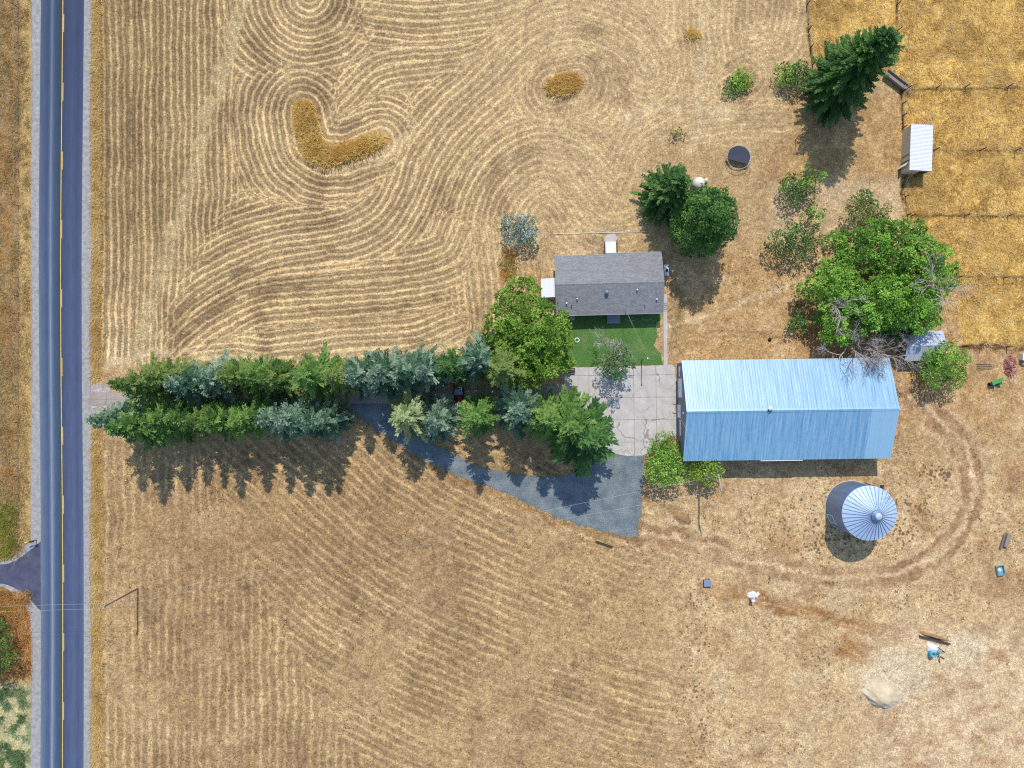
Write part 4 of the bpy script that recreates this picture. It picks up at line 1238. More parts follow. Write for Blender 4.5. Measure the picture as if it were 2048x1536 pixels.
# bushes and small trees
SMALL = [  # px, py, h, r, mat, label, density, name
    (1563, 155, 2.6, 2.0, 'leaf_green', 'small round green shrub at the left foot of the very tall tree', 240, 'shrub'),
    (1590, 160, 3.2, 2.2, 'leaf_dark', 'dark green shrub between the small round shrub and the very tall tree', 240, 'shrub'),
    (1578, 386, 3.6, 2.6, 'leaf_dark', 'low bushy tree at the left of the orchard, casting a dark shadow', 42, 'shrub'),
    (1612, 362, 3.4, 2.3, 'leaf_green', 'thin light green tree at the top of the orchard', 18, 'broadleaf_tree'),
    (1606, 392, 3.0, 1.9, 'leaf_olive', 'sparse sapling below the thin light green orchard tree', 14, 'broadleaf_tree'),
    (1616, 438, 3.4, 2.3, 'leaf_green', 'sparse light green tree in the middle of the orchard', 16, 'broadleaf_tree'),
    (1572, 494, 4.6, 3.8, 'leaf_dark', 'wide open tree with visible limbs at the lower end of the orchard', 24, 'broadleaf_tree'),
    (1616, 480, 3.6, 2.3, 'leaf_olive', 'greyish thin tree right of the wide open orchard tree', 16, 'broadleaf_tree'),
    (1708, 436, 4.6, 3.2, 'leaf_olive', 'olive green shrub above the broadleaf clump', 34, 'shrub'),
    (1735, 440, 4.0, 2.8, 'leaf_olive', 'olive brown shrub right of the other olive shrub, near the pasture fence', 26, 'shrub'),
    (1718, 404, 3.0, 2.0, 'leaf_dark', 'small dark shrub topping the olive shrubs', 24, 'shrub'),
    (1588, 648, 2.4, 1.9, 'leaf_dark', 'small dark bush in the yard left of the broadleaf clump', 40, 'shrub'),
    (1594, 610, 2.0, 1.4, 'leaf_olive', 'thin dry bush above the small dark bush in the yard', 18, 'shrub'),
    (1866, 730, 5.4, 4.1, 'leaf_green', 'round green tree below the small metal shed', 130, 'broadleaf_tree'),
    (1856, 700, 3.0, 1.6, 'leaf_olive', 'yellowish sapling between metal shed and round tree', 22, 'broadleaf_tree'),
    (1318, 925, 5.0, 3.6, 'leaf_green', 'green bushy tree at the corner of the barn and concrete yard', 130, 'broadleaf_tree'),
    (1322, 893, 3.6, 2.6, 'leaf_green', 'green bush with orange leaves between the barn and the concrete yard', 80, 'shrub'),
    (1397, 934, 4.8, 2.9, 'leaf_lime', 'bright lime green bush under the barn eave', 110, 'shrub'),
    (1041, 462, 3.6, 3.1, 'leaf_silver', 'silvery grey shrub at the edge of the mown field above the house', 100, 'shrub'),
    (1477, 168, 1.1, 1.7, 'leaf_green', 'low bright green bush in a mown ring', 200, 'shrub'),
    (1488, 160, 1.2, 1.7, 'leaf_lime', 'lime green half of the bush in the mown ring', 200, 'shrub'),
    (1463, 178, 1.0, 1.6, 'leaf_dark', 'dark green half of the bush in the mown ring', 200, 'shrub'),
    (1352, 269, 1.2, 1.1, 'leaf_olive', 'tiny bush alone in the mown field above the conifer', 40, 'shrub'),
    (12, 1288, 5.0, 4.0, 'leaf_dark', 'dark green tree cut by the left edge of the photo', 90, 'broadleaf_tree'),
    (2, 1236, 2.6, 1.8, 'leaf_green', 'green bush at the left edge above the dark tree', 44, 'shrub'),
]
for i, (px, py, h, r, mt, lb, dens, nm) in enumerate(SMALL):
    rs = random.Random(90 + i)
    lob = [(0, 0, h * .6, r * .62, r * .62, h * .34)]
    for k in range(6):
        a = 2 * math.pi * k / 6 + rs.uniform(-.5, .5); q = r * rs.uniform(.4, .66)
        lob.append((math.cos(a) * q, math.sin(a) * q, h * rs.uniform(.35, .72), r * rs.uniform(.34, .5), r * rs.uniform(.34, .5), h * rs.uniform(.14, .26)))
    broadleaf(px, py, lb, lob, mt, 130 + i, max(10, int(dens * (0.75 if dens > 30 else 0.42) * r * r)), 75, (0.18, 0.36), 0.2, (0.26, 0.6), (h * .6, 0.09 if dens > 30 else 0.12), 7, r * .8, nm, 'shrub' if nm == 'shrub' else 'tree')


def bare_branches(mb, p, d, L, r, depth, rs, up=0.15, kids=(2, 4), ang=0.7, shrink=(0.5, 0.8)):
    n = 4
    pts = [p]; rr_ = [r]
    for i in range(n):
        d = (d + Vector((rs.uniform(-.22, .22), rs.uniform(-.22, .22), rs.uniform(-.1, .12) + up * 0.2))).normalized()
        pts.append(pts[-1] + d * L / n); rr_.append(r * (1 - 0.55 * (i + 1) / n))
    mb.path(pts, rr_, 5 if depth > 1 else 3)
    if depth <= 0: return
    for k in range(rs.randint(*kids)):
        t = rs.uniform(0.35, 1.0); q = pts[min(n, max(1, int(t * n)))]
        a = rs.uniform(0, 6.28)
        o = d.orthogonal().normalized(); o2 = d.cross(o)
        nd = (d * math.cos(ang) + (o * math.cos(a) + o2 * math.sin(a)) * math.sin(ang) * rs.uniform(.7, 1.2)).normalized()
        bare_branches(mb, q, nd, L * rs.uniform(*shrink), max(0.028, r * 0.55), depth - 1, rs, up, kids, ang, shrink)


def dead_tree(px, py, label, h, starts, seed, depth=4, leafy=None, r0=0.22, name='dead_tree', up=0.15, zf=0.22):
    rs = random.Random(seed)
    t = thing(name, label, 'bare tree' if leafy is None else 'tree', B(px, py))
    mb = MB()
    for az, el, L in starts:
        d = Vector((math.cos(az) * math.cos(el), math.sin(az) * math.cos(el), math.sin(el)))
        bare_branches(mb, Vector((0, 0, h * zf)), d, L, r0 * .55, depth, rs, up)
    mb.build('branches', MAT['dead_wood'], t)
    MB().path([(0, 0, -.2), (0.05, 0, h * .12), (0, 0.03, h * (zf + .02))], [r0 * 1.2, r0, r0 * .8], 8).build('trunk', MAT['dead_wood'], t)
    if leafy:
        lobes, mt, n = leafy
        link('crown', leaf_crown('crown', lobes, seed, n, 70, (0.2, 0.36), 0.3, (0.3, 0.65)), MAT[mt], t)
    return t


dead_tree(1684, 688, 'leafless grey tree whose branches hang over the barn roof', 9.0,
          [(0.3, .8, 4.2), (1.4, .9, 3.4), (2.6, .75, 4.0), (-2.4, .6, 4.6), (-1.3, .6, 5.0), (-0.5, .65, 4.8), (-1.8, 1.1, 5.2)], 4, 4, r0=.26)
dead_tree(1742, 706, 'leafless grey tree between the barn end and the metal shed', 8.0,
          [(0.2, .6, 4.0), (1.6, .8, 3.2), (2.9, .8, 3.4), (-1.2, .6, 4.4), (-0.5, .5, 4.6), (-2.2, .9, 4.0)], 5, 4, r0=.24)
dead_tree(1772, 668, 'leafless twiggy tree behind the metal shed', 7.5, [(0.2, .8, 3.2), (1.4, .9, 2.8), (2.6, .7, 3.0), (-2.4, .9, 2.6), (-0.6, .7, 3.2)], 6)
dead_tree(1816, 588, 'grey twiggy tree showing through the right of the broadleaf clump', 10.5, [(0.2, .7, 4.6), (1.6, .7, 4.4), (3.0, .8, 4.4), (-1.4, .7, 4.4), (-0.6, .9, 4.4), (2.3, .9, 4.2)], 7, 3, zf=.6)
dead_tree(1644, 622, 'grey bare branches showing through the left of the broadleaf clump', 9.5, [(0.5, .8, 3.4), (2.4, .8, 3.2), (-1.2, .7, 3.6), (-2.6, .8, 3.2), (-0.4, .8, 3.4)], 8, 3, zf=.55)
dead_tree(1222, 712, 'half dead tree on the lawn, bare grey twigs above and green leaves below', 7.5,
          [(0.4, .9, 2.8), (1.3, .7, 3.2), (2.0, .7, 3.2), (2.9, .8, 2.8), (1.6, 1.2, 3.2), (-0.4, .8, 2.6), (-2.6, .8, 2.4)], 9, 4,
          ([(0.3, -2.0, 4.2, 2.2, 1.6, 1.6), (-1.2, -1.2, 3.6, 1.6, 1.2, 1.2), (1.6, -1.0, 3.8, 1.6, 1.4, 1.2), (0.4, 0.2, 4.4, 1.6, 1.2, 1.0), (0.2, -3.0, 5.8, 1.4, 1.0, 1.2)], 'leaf_dark', 120), name='broadleaf_tree')
dead_tree(1978, 1206, 'small dead twig bush in the dirt at the right', 0.9, [(1.2, .5, .6), (2.2, .5, .5), (-0.6, .6, .5), (-2.0, .6, .5)], 12, 2, r0=0.05, name='dead_bush')


# ------------------------------------------------------------------ barn
barn = thing('barn', 'long barn with ribbed blue-white metal roof and dark end wall', 'barn', B(1553, 817), math.radians(0.8))
BL, BW, BE, BR = 16.55, 7.85, 4.25, 7.0


def ribbed_slope(mb, x0, x1, y_eave, z_eave, z_ridge, pitch=0.42, rh=0.042):
    """one roof slope as ribbed sheet with a back face"""
    xs = []
    x = x0
    while x < x1 - 1e-6:
        for dx, dz in ((0.0, 0.0), (pitch * .70, 0.0), (pitch * .78, rh), (pitch * .92, rh)):
            if x + dx <= x1: xs.append((x + dx, dz))
        x += pitch
    xs.append((x1, 0.0))
    Vx = []
    for xx, dz in xs:
        Vx.append((xx, y_eave, z_eave + dz)); Vx.append((xx, 0.0, z_ridge + dz))
    s = 1 if y_eave < 0 else -1
    Fx = []
    for i in range(len(xs) - 1):
        q = (2 * i, 2 * i + 2, 2 * i + 3, 2 * i + 1)
        Fx.append(q if s > 0 else q[::-1])
    mb.add(Vx, Fx)
    # underside
    Vx = [(x0, y_eave, z_eave - .09), (x1, y_eave, z_eave - .09), (x1, 0, z_ridge - .09), (x0, 0, z_ridge - .09), (x0, y_eave, z_eave), (x1, y_eave, z_eave), (x1, 0, z_ridge), (x0, 0, z_ridge)]
    mb.add(Vx, [(0, 1, 2, 3), (0, 1, 5, 4), (1, 2, 6, 5), (3, 0, 4, 7)])


mb = MB()
ribbed_slope(mb, -BL - .15, BL + .15, -BW - .25, BE - .08, BR, 0.43)
ribbed_slope(mb, -BL - .15, BL + .15, BW + .25, BE - .08, BR, 0.43)
roof = mb.build('roof', MAT['barn_roof'], barn)
cap = MB()
cap.add([(-BL - .17, -.32, BR - .06), (BL + .17, -.32, BR - .06), (BL + .17, 0, BR + .075), (-BL - .17, 0, BR + .075), (BL + .17, .32, BR - .06), (-BL - .17, .32, BR - .06)], [(0, 1, 2, 3), (3, 2, 4, 5)])
cap.build('ridge_cap', MAT['barn_roof'], roof)
vt = MB(); vt.lathe([(0.0, 0), (.22, 0), (.22, .45), (.34, .48), (.34, .58), (0.0, .72)], 14, (-3.7, .28, BR - .12))
vt.build('roof_vent', MAT['white_steel'], roof)
vt = MB().box(-4.02, -3.38, -.16, .06, BR - .02, BR + .22)
vt.build('vent_base', MAT['dark_metal'], roof)
wl = MB()
w0, w1 = BL - .05, BW - .1
for sx in (-1, 1):
    wl.add([(sx * w0, -w1, -.1), (sx * w0, w1, -.1), (sx * w0, w1, BE - .12), (sx * w0, 0, BR - .16), (sx * w0, -w1, BE - .12)], [(0, 1, 2, 3, 4) if sx > 0 else (4, 3, 2, 1, 0)])
for sy in (-1, 1):
    wl.add([(-w0, sy * w1, -.1), (w0, sy * w1, -.1), (w0, sy * w1, BE - .12), (-w0, sy * w1, BE - .12)], [(0, 1, 2, 3) if sy < 0 else (3, 2, 1, 0)])
wl.build('wall', MAT['barn_wall'], barn)


def west(y_top, y_bot, z0, z1, d=0.06):
    """box on the barn's west wall between two photograph rows"""
    k = 1 / PPM
    return MB().box(-w0 - d, -w0 + .01, (817 - y_bot) * k, (817 - y_top) * k, z0, z1)


o = west(754.5, 791.5, 0.02, 3.45); o = o.build('overhead_door', MAT['white_paint'], barn)
lp = MB()
for z in (0.05, 1.2):
    pass
lp.box(-w0 - .08, -w0 - .062, (817 - 791) / PPM, (817 - 755) / PPM, 0.04, 1.0); lp.build('lower_panel', MAT['barn_wall'], o)
MB().box(-w0 - .09, -w0 - .062, (817 - 775) / PPM, (817 - 773.6) / PPM, 1.9, 2.15).build('handle', MAT['dark_metal'], o)
o = west(806, 832, 0.02, 2.3, 0.05).build('double_door', MAT['white_paint'], barn)
MB().box(-w0 - .07, -w0 - .052, (817 - 819.6) / PPM, (817 - 819) / PPM, 0.05, 2.28).build('door_seam', MAT['dark_metal'], o)
for a, b_ in ((731, 750), (836, 867)):
    o = west(a, b_, 1.3, 2.25, 0.05).build('window', MAT['white_paint'], barn)
    MB().box(-w0 - .066, -w0 - .052, (817 - b_ + 1) / PPM, (817 - a - 1) / PPM, 1.4, 1.75).build('pane', MAT['grey_metal'], o)
MB().tube((-w0 - .05, -.35, 4.9), (-w0 - .3, -.35, 4.85), .1, .14, 10).build('lamp', MAT['white_paint'], barn)
MB().box(-4.2, 2.6, -BW - .42, -BW - .27, BE - .3, BE - .16).build('gutter', MAT['white_steel'], barn)
MB().tube((-BL + .3, BW - .05, .1), (-BL + .3, BW - .05, BE - .3), .05, .05, 8).build('downpipe', MAT['white_paint'], barn)
MB().box(BL + .12, BL + .42, -.25, .1, BR - .55, BR - .3).build('gable_light', MAT['white_paint'], barn)

# ------------------------------------------------------------------ house
house = thing('house', 'low farmhouse with grey shingle roof above the lawn', 'house', B(1213.4, 573.1), math.radians(1.45))
HL, HD, HE, HR = 8.78, 4.87, 2.6, 3.95
mb = MB()
sl = (HR - HE) / HD


def slab(x0, x1, ya, za, yb, zb, th=.12):
    mb.add([(x0, ya, za), (x1, ya, za), (x1, yb, zb), (x0, yb, zb), (x0, ya, za - th), (x1, ya, za - th), (x1, yb, zb - th), (x0, yb, zb - th)],
           [(0, 1, 2, 3), (7, 6, 5, 4), (0, 4, 5, 1), (1, 5, 6, 2), (3, 7, 4, 0), (2, 6, 7, 3)])


slab(-HL, HL, -HD, HE, 0, HR)
# north slope in two lengths (the right one runs a little farther)
for x0, x1, d in ((-HL, -.42, HD - .06), (-.42, HL, HD + .2)):
    za = HR - sl * d
    mb.add([(x0, d, za), (x1, d, za), (x1, 0, HR), (x0, 0, HR), (x0, d, za - .12), (x1, d, za - .12), (x1, 0, HR - .12), (x0, 0, HR - .12)],
           [(3, 2, 1, 0), (4, 5, 6, 7), (1, 5, 4, 0), (2, 6, 5, 1), (0, 4, 7, 3)])
hroof = mb.build('roof', MAT['shingles'], house)
rc = MB(); rc.add([(-HL - .01, -.16, HR - .03), (HL + .01, -.16, HR - .03), (HL + .01, 0, HR + .03), (-HL - .01, 0, HR + .03), (HL + .01, .16, HR - .03), (-HL - .01, .16, HR - .03)], [(0, 1, 2, 3), (3, 2, 4, 5)])
rc.build('ridge_cap', MAT['shingles'], hroof)
MB().box(-HL - .02, HL + .02, -HD - .10, -HD - .003, HE - .14, HE - .015).build('gutter', MAT['grey_metal'], hroof)
MB().box(-HL - .02, -.45, HD - .055, HD + .03, HE - .11, HE + .03).build('gutter', MAT['grey_metal'], hroof)
MB().box(-.42, HL + .02, HD + .205, HD + .28, HE - .19, HE - .04).build('gutter', MAT['grey_metal'], hroof)


def roof_local(px, py):
    """photograph pixel on the house roof -> local x, y, z"""
    z = 3.4
    for _ in range(4):
        g = G(px, py, z)
        q = Matrix.Rotation(-math.radians(1.45), 3, 'Z') @ (Vector((g.x, g.y, 0)) - Vector((house.location.x, house.location.y, 0)))
        z = HR - sl * abs(q.y)
    return q.x, q.y, z


x, y, z = roof_local(1213, 585)
tv = MB()
tv.lathe([(.2, -.1), (.2, .22), (.30, .26), (.36, .42), (.32, .58), (.18, .68), (0.0, .71)], 16, (x, y, z))
tv.build('turbine_vent', MAT['bin_steel'], hroof)
for px, py, r, hh, mt in ((1154, 598, .10, .35, 'white_steel'), (1133, 607, .11, .35, 'white_steel'), (1143, 611, .06, .5, 'dark_metal'), (1274, 580, .11, .3, 'white_steel'), (1313, 599, .11, .3, 'white_steel'), (1289, 611, .06, .35, 'grey_metal'), (1116, 605, .06, .5, 'dark_metal')):
    x, y, z = roof_local(px, py)
    MB().lathe([(r, -.08), (r, hh), (r * 1.3, hh + .01), (r * 1.3, hh + .05), (0, hh + .1)], 10, (x, y, z)).build('vent_pipe', MAT[mt], hroof)
x, y, z = roof_local(1251, 623)
m_ = MB(); m_.tube((x, y, z - .1), (x, y, z + 1.5), .045, .045, 8); m_.tube((x, y, z + 1.5), (x + .05, y - .18, z + 1.62), .06, .05, 8)
m_.build('service_mast', MAT['grey_metal'], hroof)
wl = MB()
wx0, wy0 = HL - .4, HD - .45
for sx in (-1, 1):
    wl.add([(sx * wx0, -wy0, -.1), (sx * wx0, wy0, -.1), (sx * wx0, wy0, HE - .02), (sx * wx0, 0, HR - .14), (sx * wx0, -wy0, HE - .02)], [(0, 1, 2, 3, 4) if sx > 0 else (4, 3, 2, 1, 0)])
for sy in (-1, 1):
    wl.add([(-wx0, sy * wy0, -.1), (wx0, sy * wy0, -.1), (wx0, sy * wy0, HE - .02), (-wx0, sy * wy0, HE - .02)], [(0, 1, 2, 3) if sy < 0 else (3, 2, 1, 0)])
wl.build('wall', MAT['siding'], house)
for sx in (-6.2, -3.2, 3.6, 6.6):
    o = MB().box(sx - .7, sx + .7, -wy0 - .05, -wy0 + .01, 1.0, 2.1).build('window', MAT['white_paint'], house)
    MB().box(sx - .62, sx + .62, -wy0 - .064, -wy0 - .052, 1.08, 2.02).build('pane', MAT['glass'], o)
for sy, xx in ((-1, 1.2), (1, .6)):
    o = MB().box(xx - .45, xx + .45, sy * wy0 - .05, sy * wy0 + .05, .4, 2.4).build('door', MAT['white_paint'], house)
    MB().box(xx + .3, xx + .36, sy * (wy0 + .055) - .03, sy * (wy0 + .055) + .03, 1.3, 1.42).build('handle', MAT['dark_metal'], o)


def local_box(px0, py0, px1, py1):
    """extent in house space of a pixel box on the ground"""
    R = Matrix.Rotation(-math.radians(1.45), 3, 'Z')
    a = R @ (B(px0, py0) - house.location); b = R @ (B(px1, py1) - house.location)
    return min(a.x, b.x), max(a.x, b.x), min(a.y, b.y), max(a.y, b.y)


# north stoop with railings, south wooden porch, west porch roof, east steps
x0, x1, y0, y1 = local_box(1208.5, 485, 1231.5, 515)
st = MB().box(x0, x1, y0, y1, -.1, .55).build('stoop', MAT['white_paint'], house)
for xx in (x0 - .07, x1 + .07):
    r_ = MB()
    for yy in np.linspace(y0 + .1, y1 - .3, 5): r_.tube((xx, yy, .02), (xx, yy, 1.45), .03, .03, 6)
    r_.box(xx - .05, xx + .05, y0, y1 - .2, 1.42, 1.5); r_.box(xx - .03, xx + .03, y0, y1 - .2, .8, .85)
    r_.build('railing', MAT['dark_metal'], st)
for k in range(2):
    MB().box(x0, x1, y1 + .003 + .28 * k, y1 + .28 * (k + 1), -.1, .36 - .18 * k).build('step', MAT['walk'], st)
x0, x1, y0, y1 = local_box(1213, 622, 1240, 647)
po = MB()
nb = 9
for k in range(nb):
    a = y0 + (y1 - y0) * k / nb
    po.box(x0, x1, a + .01, a + (y1 - y0) / nb - .01, .38, .43)
po.box(x0 + .05, x1 - .05, y0 + .05, y1 - .05, -.1, .377)
po.build('porch_deck', MAT['deck_wood'], house)
x0, x1, y0, y1 = local_box(1081, 560.5, 1112, 597)
aw = MB(); aw.add([(x0, y0, 1.75), (x1, y0, 2.2), (x1, y1, 2.2), (x0, y1, 1.75), (x0, y0, 1.68), (x1, y0, 2.13), (x1, y1, 2.13), (x0, y1, 1.68)], [(0, 1, 2, 3), (7, 6, 5, 4), (0, 4, 5, 1), (1, 5, 6, 2), (2, 6, 7, 3), (3, 7, 4, 0)])
aw = aw.build('porch_roof', MAT['white_steel'], house)
for yy in (y0 + .15, y1 - .15):
    MB().tube((x0 + .15, yy, -.05), (x0 + .15, yy, 1.69), .05, .05, 8).build('post', MAT['white_paint'], aw)
x0, x1, y0, y1 = local_box(1325.5, 590, 1333.5, 624)
es = MB(); es.box(x0, x1, y1 - 1.5, y1, -.1, .62)
es = es.build('landing', MAT['walk'], house)
for k in range(4):
    yb = y1 - 1.5 - .32 * k
    MB().box(x0, x1, yb - .29, yb - .003, -.1, .48 - .13 * k).build('step', MAT['walk'], es)
x0, x1, y0, y1 = local_box(1322.5, 532, 1330, 553)
ac = thing('heat_pump', 'white heat pump unit against the east wall of the house', 'heat pump', B(1330.5, 541, 0.02), math.radians(1.45))
o = MB().box(-.35, .35, -.85, .85, .08, 1.0).build('case', MAT['white_paint'], ac)
MB().box(-.42, .42, -.95, .95, 0, .077).build('base', MAT['walk'], ac)
MB().lathe([(0, 1.03), (.2, 1.02), (.24, 1.003)], 14, (0.02, .38, 0)).build('fan_cover', MAT['white_paint'], ac)
MB().lathe([(0, 1.015), (.22, 1.012), (.26, 1.003)], 14, (0.02, -.15, 0)).build('fan_grille', MAT['dark_metal'], ac)

# things on the lawn and by the house
o = MB()
prof = [(.34 + .09 * math.cos(t), .09 + .09 * math.sin(t)) for t in np.linspace(0, 2 * math.pi, 11)]
o.lathe(prof, 20)
tag(o.build('planter_ring', MAT['white_paint'], None, B(1154, 680.5, .03)), 'white ring lying on the lawn beside the yellow-green tree', 'ring')
for (cx, cy, r, lb) in ((1262, 634, 1.0, 'curved garden hose lying on the lawn nearest the wooden porch'), (1294, 633, .9, 'curved garden hose lying on the lawn nearest the east path')):
    pts = [B(cx, cy, .05) + Vector((math.cos(a) * r, math.sin(a) * r * .55 - .1, 0)) for a in np.linspace(math.pi * 1.05, math.pi * 1.95, 12)]
    tag(MB().path(pts, .035, 6).build('garden_hose', MAT['dead_wood'], None), lb, 'hose')
pts = [B(x, y, .06) for x, y in ((1086, 469), (1130, 467.5), (1190, 466), (1240, 465), (1292, 464))]
tag(MB().path(pts, .035, 6).build('irrigation_pipe', MAT['white_paint'], None), 'thin white pipe lying across the dry grass above the house', 'pipe')
pl = thing('light_pole', 'thin pale yard pole at the edge of lawn and concrete', 'pole', B(1283, 719))
MB().tube((0, 0, -.1), (0, 0, 5.2), .085, .06, 8).build('pole', MAT['grey_metal'], pl)
MB().lathe([(0, 0), (.13, .02), (.13, .18), (0, .22)], 10, (0, 0, 5.2)).build('lamp', MAT['white_paint'], pl)
tr = thing('trash_bin_rack', 'dark slatted bench in the shade at the left end of the concrete yard', 'bench', B(1140, 741), 0.02)
for yy, zz in ((0.28, .45), (-.02, .45), (-.3, .45)):
    MB().box(-.8, .8, yy - .11, yy + .11, zz, zz + .05).build('seat_slat', MAT['dark_wood'], tr)
for xx in (-.68, .68):
    MB().box(xx - .05, xx + .05, -.36, .36, .02, .447).build('leg', MAT['dark_metal'], tr)
o = MB()
for k in range(9):
    o.box(-.85 + .19 * k, -.68 + .19 * k, -.12, .12, .0, .14)
tag(o.build('brick_edging', MAT['brick'], None, B(1343, 876, .0)), 'low red brick edging beside the barn at the end of the concrete', 'brick edging')
o = MB(); o.path([(0, 0, .06), (.02, -1.2, .06), (-.05, -2.3, .06)], .035, 6)  # dark rod with crosspieces, shaped as the antenna-like shadow on the concrete
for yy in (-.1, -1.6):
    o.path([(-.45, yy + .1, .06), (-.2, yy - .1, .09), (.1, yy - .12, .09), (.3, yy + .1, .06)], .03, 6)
tag(o.build('antenna_shadow_rod', MAT['old_wood'], None, B(1350, 806, .03)), 'dark rod with two crosspieces standing in for an antenna-like shadow on the concrete by the white double door', 'rod')

# ------------------------------------------------------------------ grain bin
bn = thing('grain_bin', 'round steel grain bin with ribbed cone roof', 'grain bin', B(1702, 1013))
BRAD, BHT = 4.2, 6.1
prof = []
nz = 54
for k in range(nz + 1):
    z = -.05 + (BHT - .02) * k / nz
    prof.append((BRAD + (0.03 if k % 2 else 0.0), z))
MB().lathe(prof, 64).build('wall', MAT['bin_steel'], bn)
MB().lathe([(BRAD + .05, -.05), (BRAD + .16, -.05), (BRAD + .16, .04), (BRAD + .05, .04)], 64).build('base_ring', MAT['walk'], bn)
rf = MB(); rf.lathe([(BRAD + .16, BHT - .1), (BRAD + .14, BHT + .0), (.75, BHT + 2.15), (.72, BHT + 2.2)], 72, smooth=False)
broof = rf.build('roof', MAT['bin_roof'], bn)
NR = 36
rb = MB()
for k in range(NR):
    a = 2 * math.pi * k / NR
    c, s = math.cos(a), math.sin(a)
    p0 = Vector((c * (BRAD + .12), s * (BRAD + .12), BHT + .015)); p1 = Vector((c * .8, s * .8, BHT + 2.14))
    w = Vector((-s, c, 0)) * .035; hgt = Vector((0, 0, .075))
    rb.add([p0 - w, p0 + w, p0 + w + hgt, p0 - w + hgt, p1 - w, p1 + w, p1 + w + hgt, p1 - w + hgt], [(0, 3, 2, 1), (4, 5, 6, 7), (0, 1, 5, 4), (1, 2, 6, 5), (2, 3, 7, 6), (3, 0, 4, 7)])
o = rb.build('roof_ribs', MAT['bin_steel'], broof); o['kind'] = 'stuff'
MB().lathe([(.86, 2.05), (.86, 2.42), (.78, 2.5), (.42, 2.62), (.42, 2.78), (0, 2.86)], 24, (0, 0, BHT)).build('peak_collar', MAT['bin_steel'], broof)
MB().lathe([(.52, 2.74), (.55, 2.84), (.4, 2.96), (0, 3.02)], 24, (0, 0, BHT)).build('peak_cap', MAT['bin_roof'], broof)
ld = MB()
ang = math.radians(40)
rd = Vector((math.cos(ang), math.sin(ang), 0)); sd = Vector((-math.sin(ang), math.cos(ang), 0))
for k in range(9):
    f = .18 + .78 * k / 8
    p = rd * (BRAD * f) + Vector((0, 0, BHT + 2.3 * (1 - f) + .12))
    q = MB
    ld.tube(p - sd * .3, p + sd * .3, .045, .045, 6)
for s in (-.3, .3):
    ld.tube(rd * (BRAD * .18) + sd * s + Vector((0, 0, BHT + 2.3 * .82 + .12)), rd * (BRAD * .97) + sd * s + Vector((0, 0, BHT + 2.3 * .03 + .12)), .03, .03, 6)
ld.build('roof_ladder', MAT['grey_metal'], broof)
a2 = math.radians(206)
dr = MB()
for (t0, t1, z0, z1, d) in ((a2 - .14, a2 + .14, .35, 2.2, .09),):
    n = 4
    for k in range(n):
        ta = t0 + (t1 - t0) * k / n; tb_ = t0 + (t1 - t0) * (k + 1) / n
        P_ = [(math.cos(t) * (BRAD + dd), math.sin(t) * (BRAD + dd), z) for z in (z0, z1) for t, dd in ((ta, .02), (tb_, .02), (tb_, d), (ta, d))]
        dr.add(P_, [(0, 1, 2, 3), (7, 6, 5, 4), (3, 2, 6, 7), (0, 4, 5, 1), (0, 3, 7, 4), (1, 5, 6, 2)])
door = dr.build('door', MAT['bin_steel'], bn)
fr = MB()
for t in (a2 - .17, a2 + .17):
    fr.tube((math.cos(t) * (BRAD + .07), math.sin(t) * (BRAD + .07), .25), (math.cos(t) * (BRAD + .07), math.sin(t) * (BRAD + .07), 2.3), .06, .06, 6)
for z in (.28, 2.28):
    fr.path([(math.cos(t) * (BRAD + .07), math.sin(t) * (BRAD + .07), z) for t in np.linspace(a2 - .17, a2 + .17, 5)], .06, 6)
fr.build('frame', MAT['white_paint'], door)
a3 = math.radians(62)
wlad = MB()
for s in (-.2, .2):
    cx, cy = math.cos(a3) * (BRAD + .25), math.sin(a3) * (BRAD + .25)
    wlad.tube((cx - math.sin(a3) * s, cy + math.cos(a3) * s, .6), (cx - math.sin(a3) * s, cy + math.cos(a3) * s, BHT + .7), .03, .03, 6)
for k in range(18):
    z = .8 + .34 * k
    wlad.tube((cx + math.sin(a3) * .2, cy - math.cos(a3) * .2, z), (cx - math.sin(a3) * .2, cy + math.cos(a3) * .2, z), .022, .022, 5)
wlad.box(cx - .3, cx + .3, cy + .02, cy + .5, BHT - .3, BHT - .22)
wlad.build('wall_ladder', MAT['dark_metal'], bn)

# ------------------------------------------------------------------ white shed and metal shed
ws = thing('shed', 'narrow white shed with ribbed roof standing in the golden pasture', 'shed', B(1824.5, 305.3), math.radians(-1.9))
SW_, SL_ = 1.78, 3.65
mb = MB()
ribs = 34
for k in range(ribs):
    y0 = -SL_ - .1 + (2 * SL_ + .2) * k / ribs; dy = (2 * SL_ + .2) / ribs
    for (f0, f1, h0, h1) in ((0, .62, 0, 0), (.62, .72, 0, .035), (.72, .9, .035, .035), (.9, 1.0, .035, 0)):
        mb.add([(-SW_ - .08, y0 + dy * f0, 2.72 + h0), (SW_ + .1, y0 + dy * f0, 2.5 + h0), (SW_ + .1, y0 + dy * f1, 2.5 + h1), (-SW_ - .08, y0 + dy * f1, 2.72 + h1)], [(0, 1, 2, 3)])
mb.add([(-SW_ - .08, -SL_ - .1, 2.64), (SW_ + .1, -SL_ - .1, 2.42), (SW_ + .1, SL_ + .1, 2.42), (-SW_ - .08, SL_ + .1, 2.64), (-SW_ - .08, -SL_ - .1, 2.72), (SW_ + .1, -SL_ - .1, 2.5), (SW_ + .1, SL_ + .1, 2.5), (-SW_ - .08, SL_ + .1, 2.72)],
       [(3, 2, 1, 0), (0, 1, 5, 4), (1, 2, 6, 5), (2, 3, 7, 6), (3, 0, 4, 7)])
mb.build('roof', MAT['white_steel'], ws)
wl = MB()
wl.add([(-SW_, -SL_, -.1), (-SW_, SL_, -.1), (-SW_, SL_, 2.63), (-SW_, -SL_, 2.63)], [(3, 2, 1, 0)])
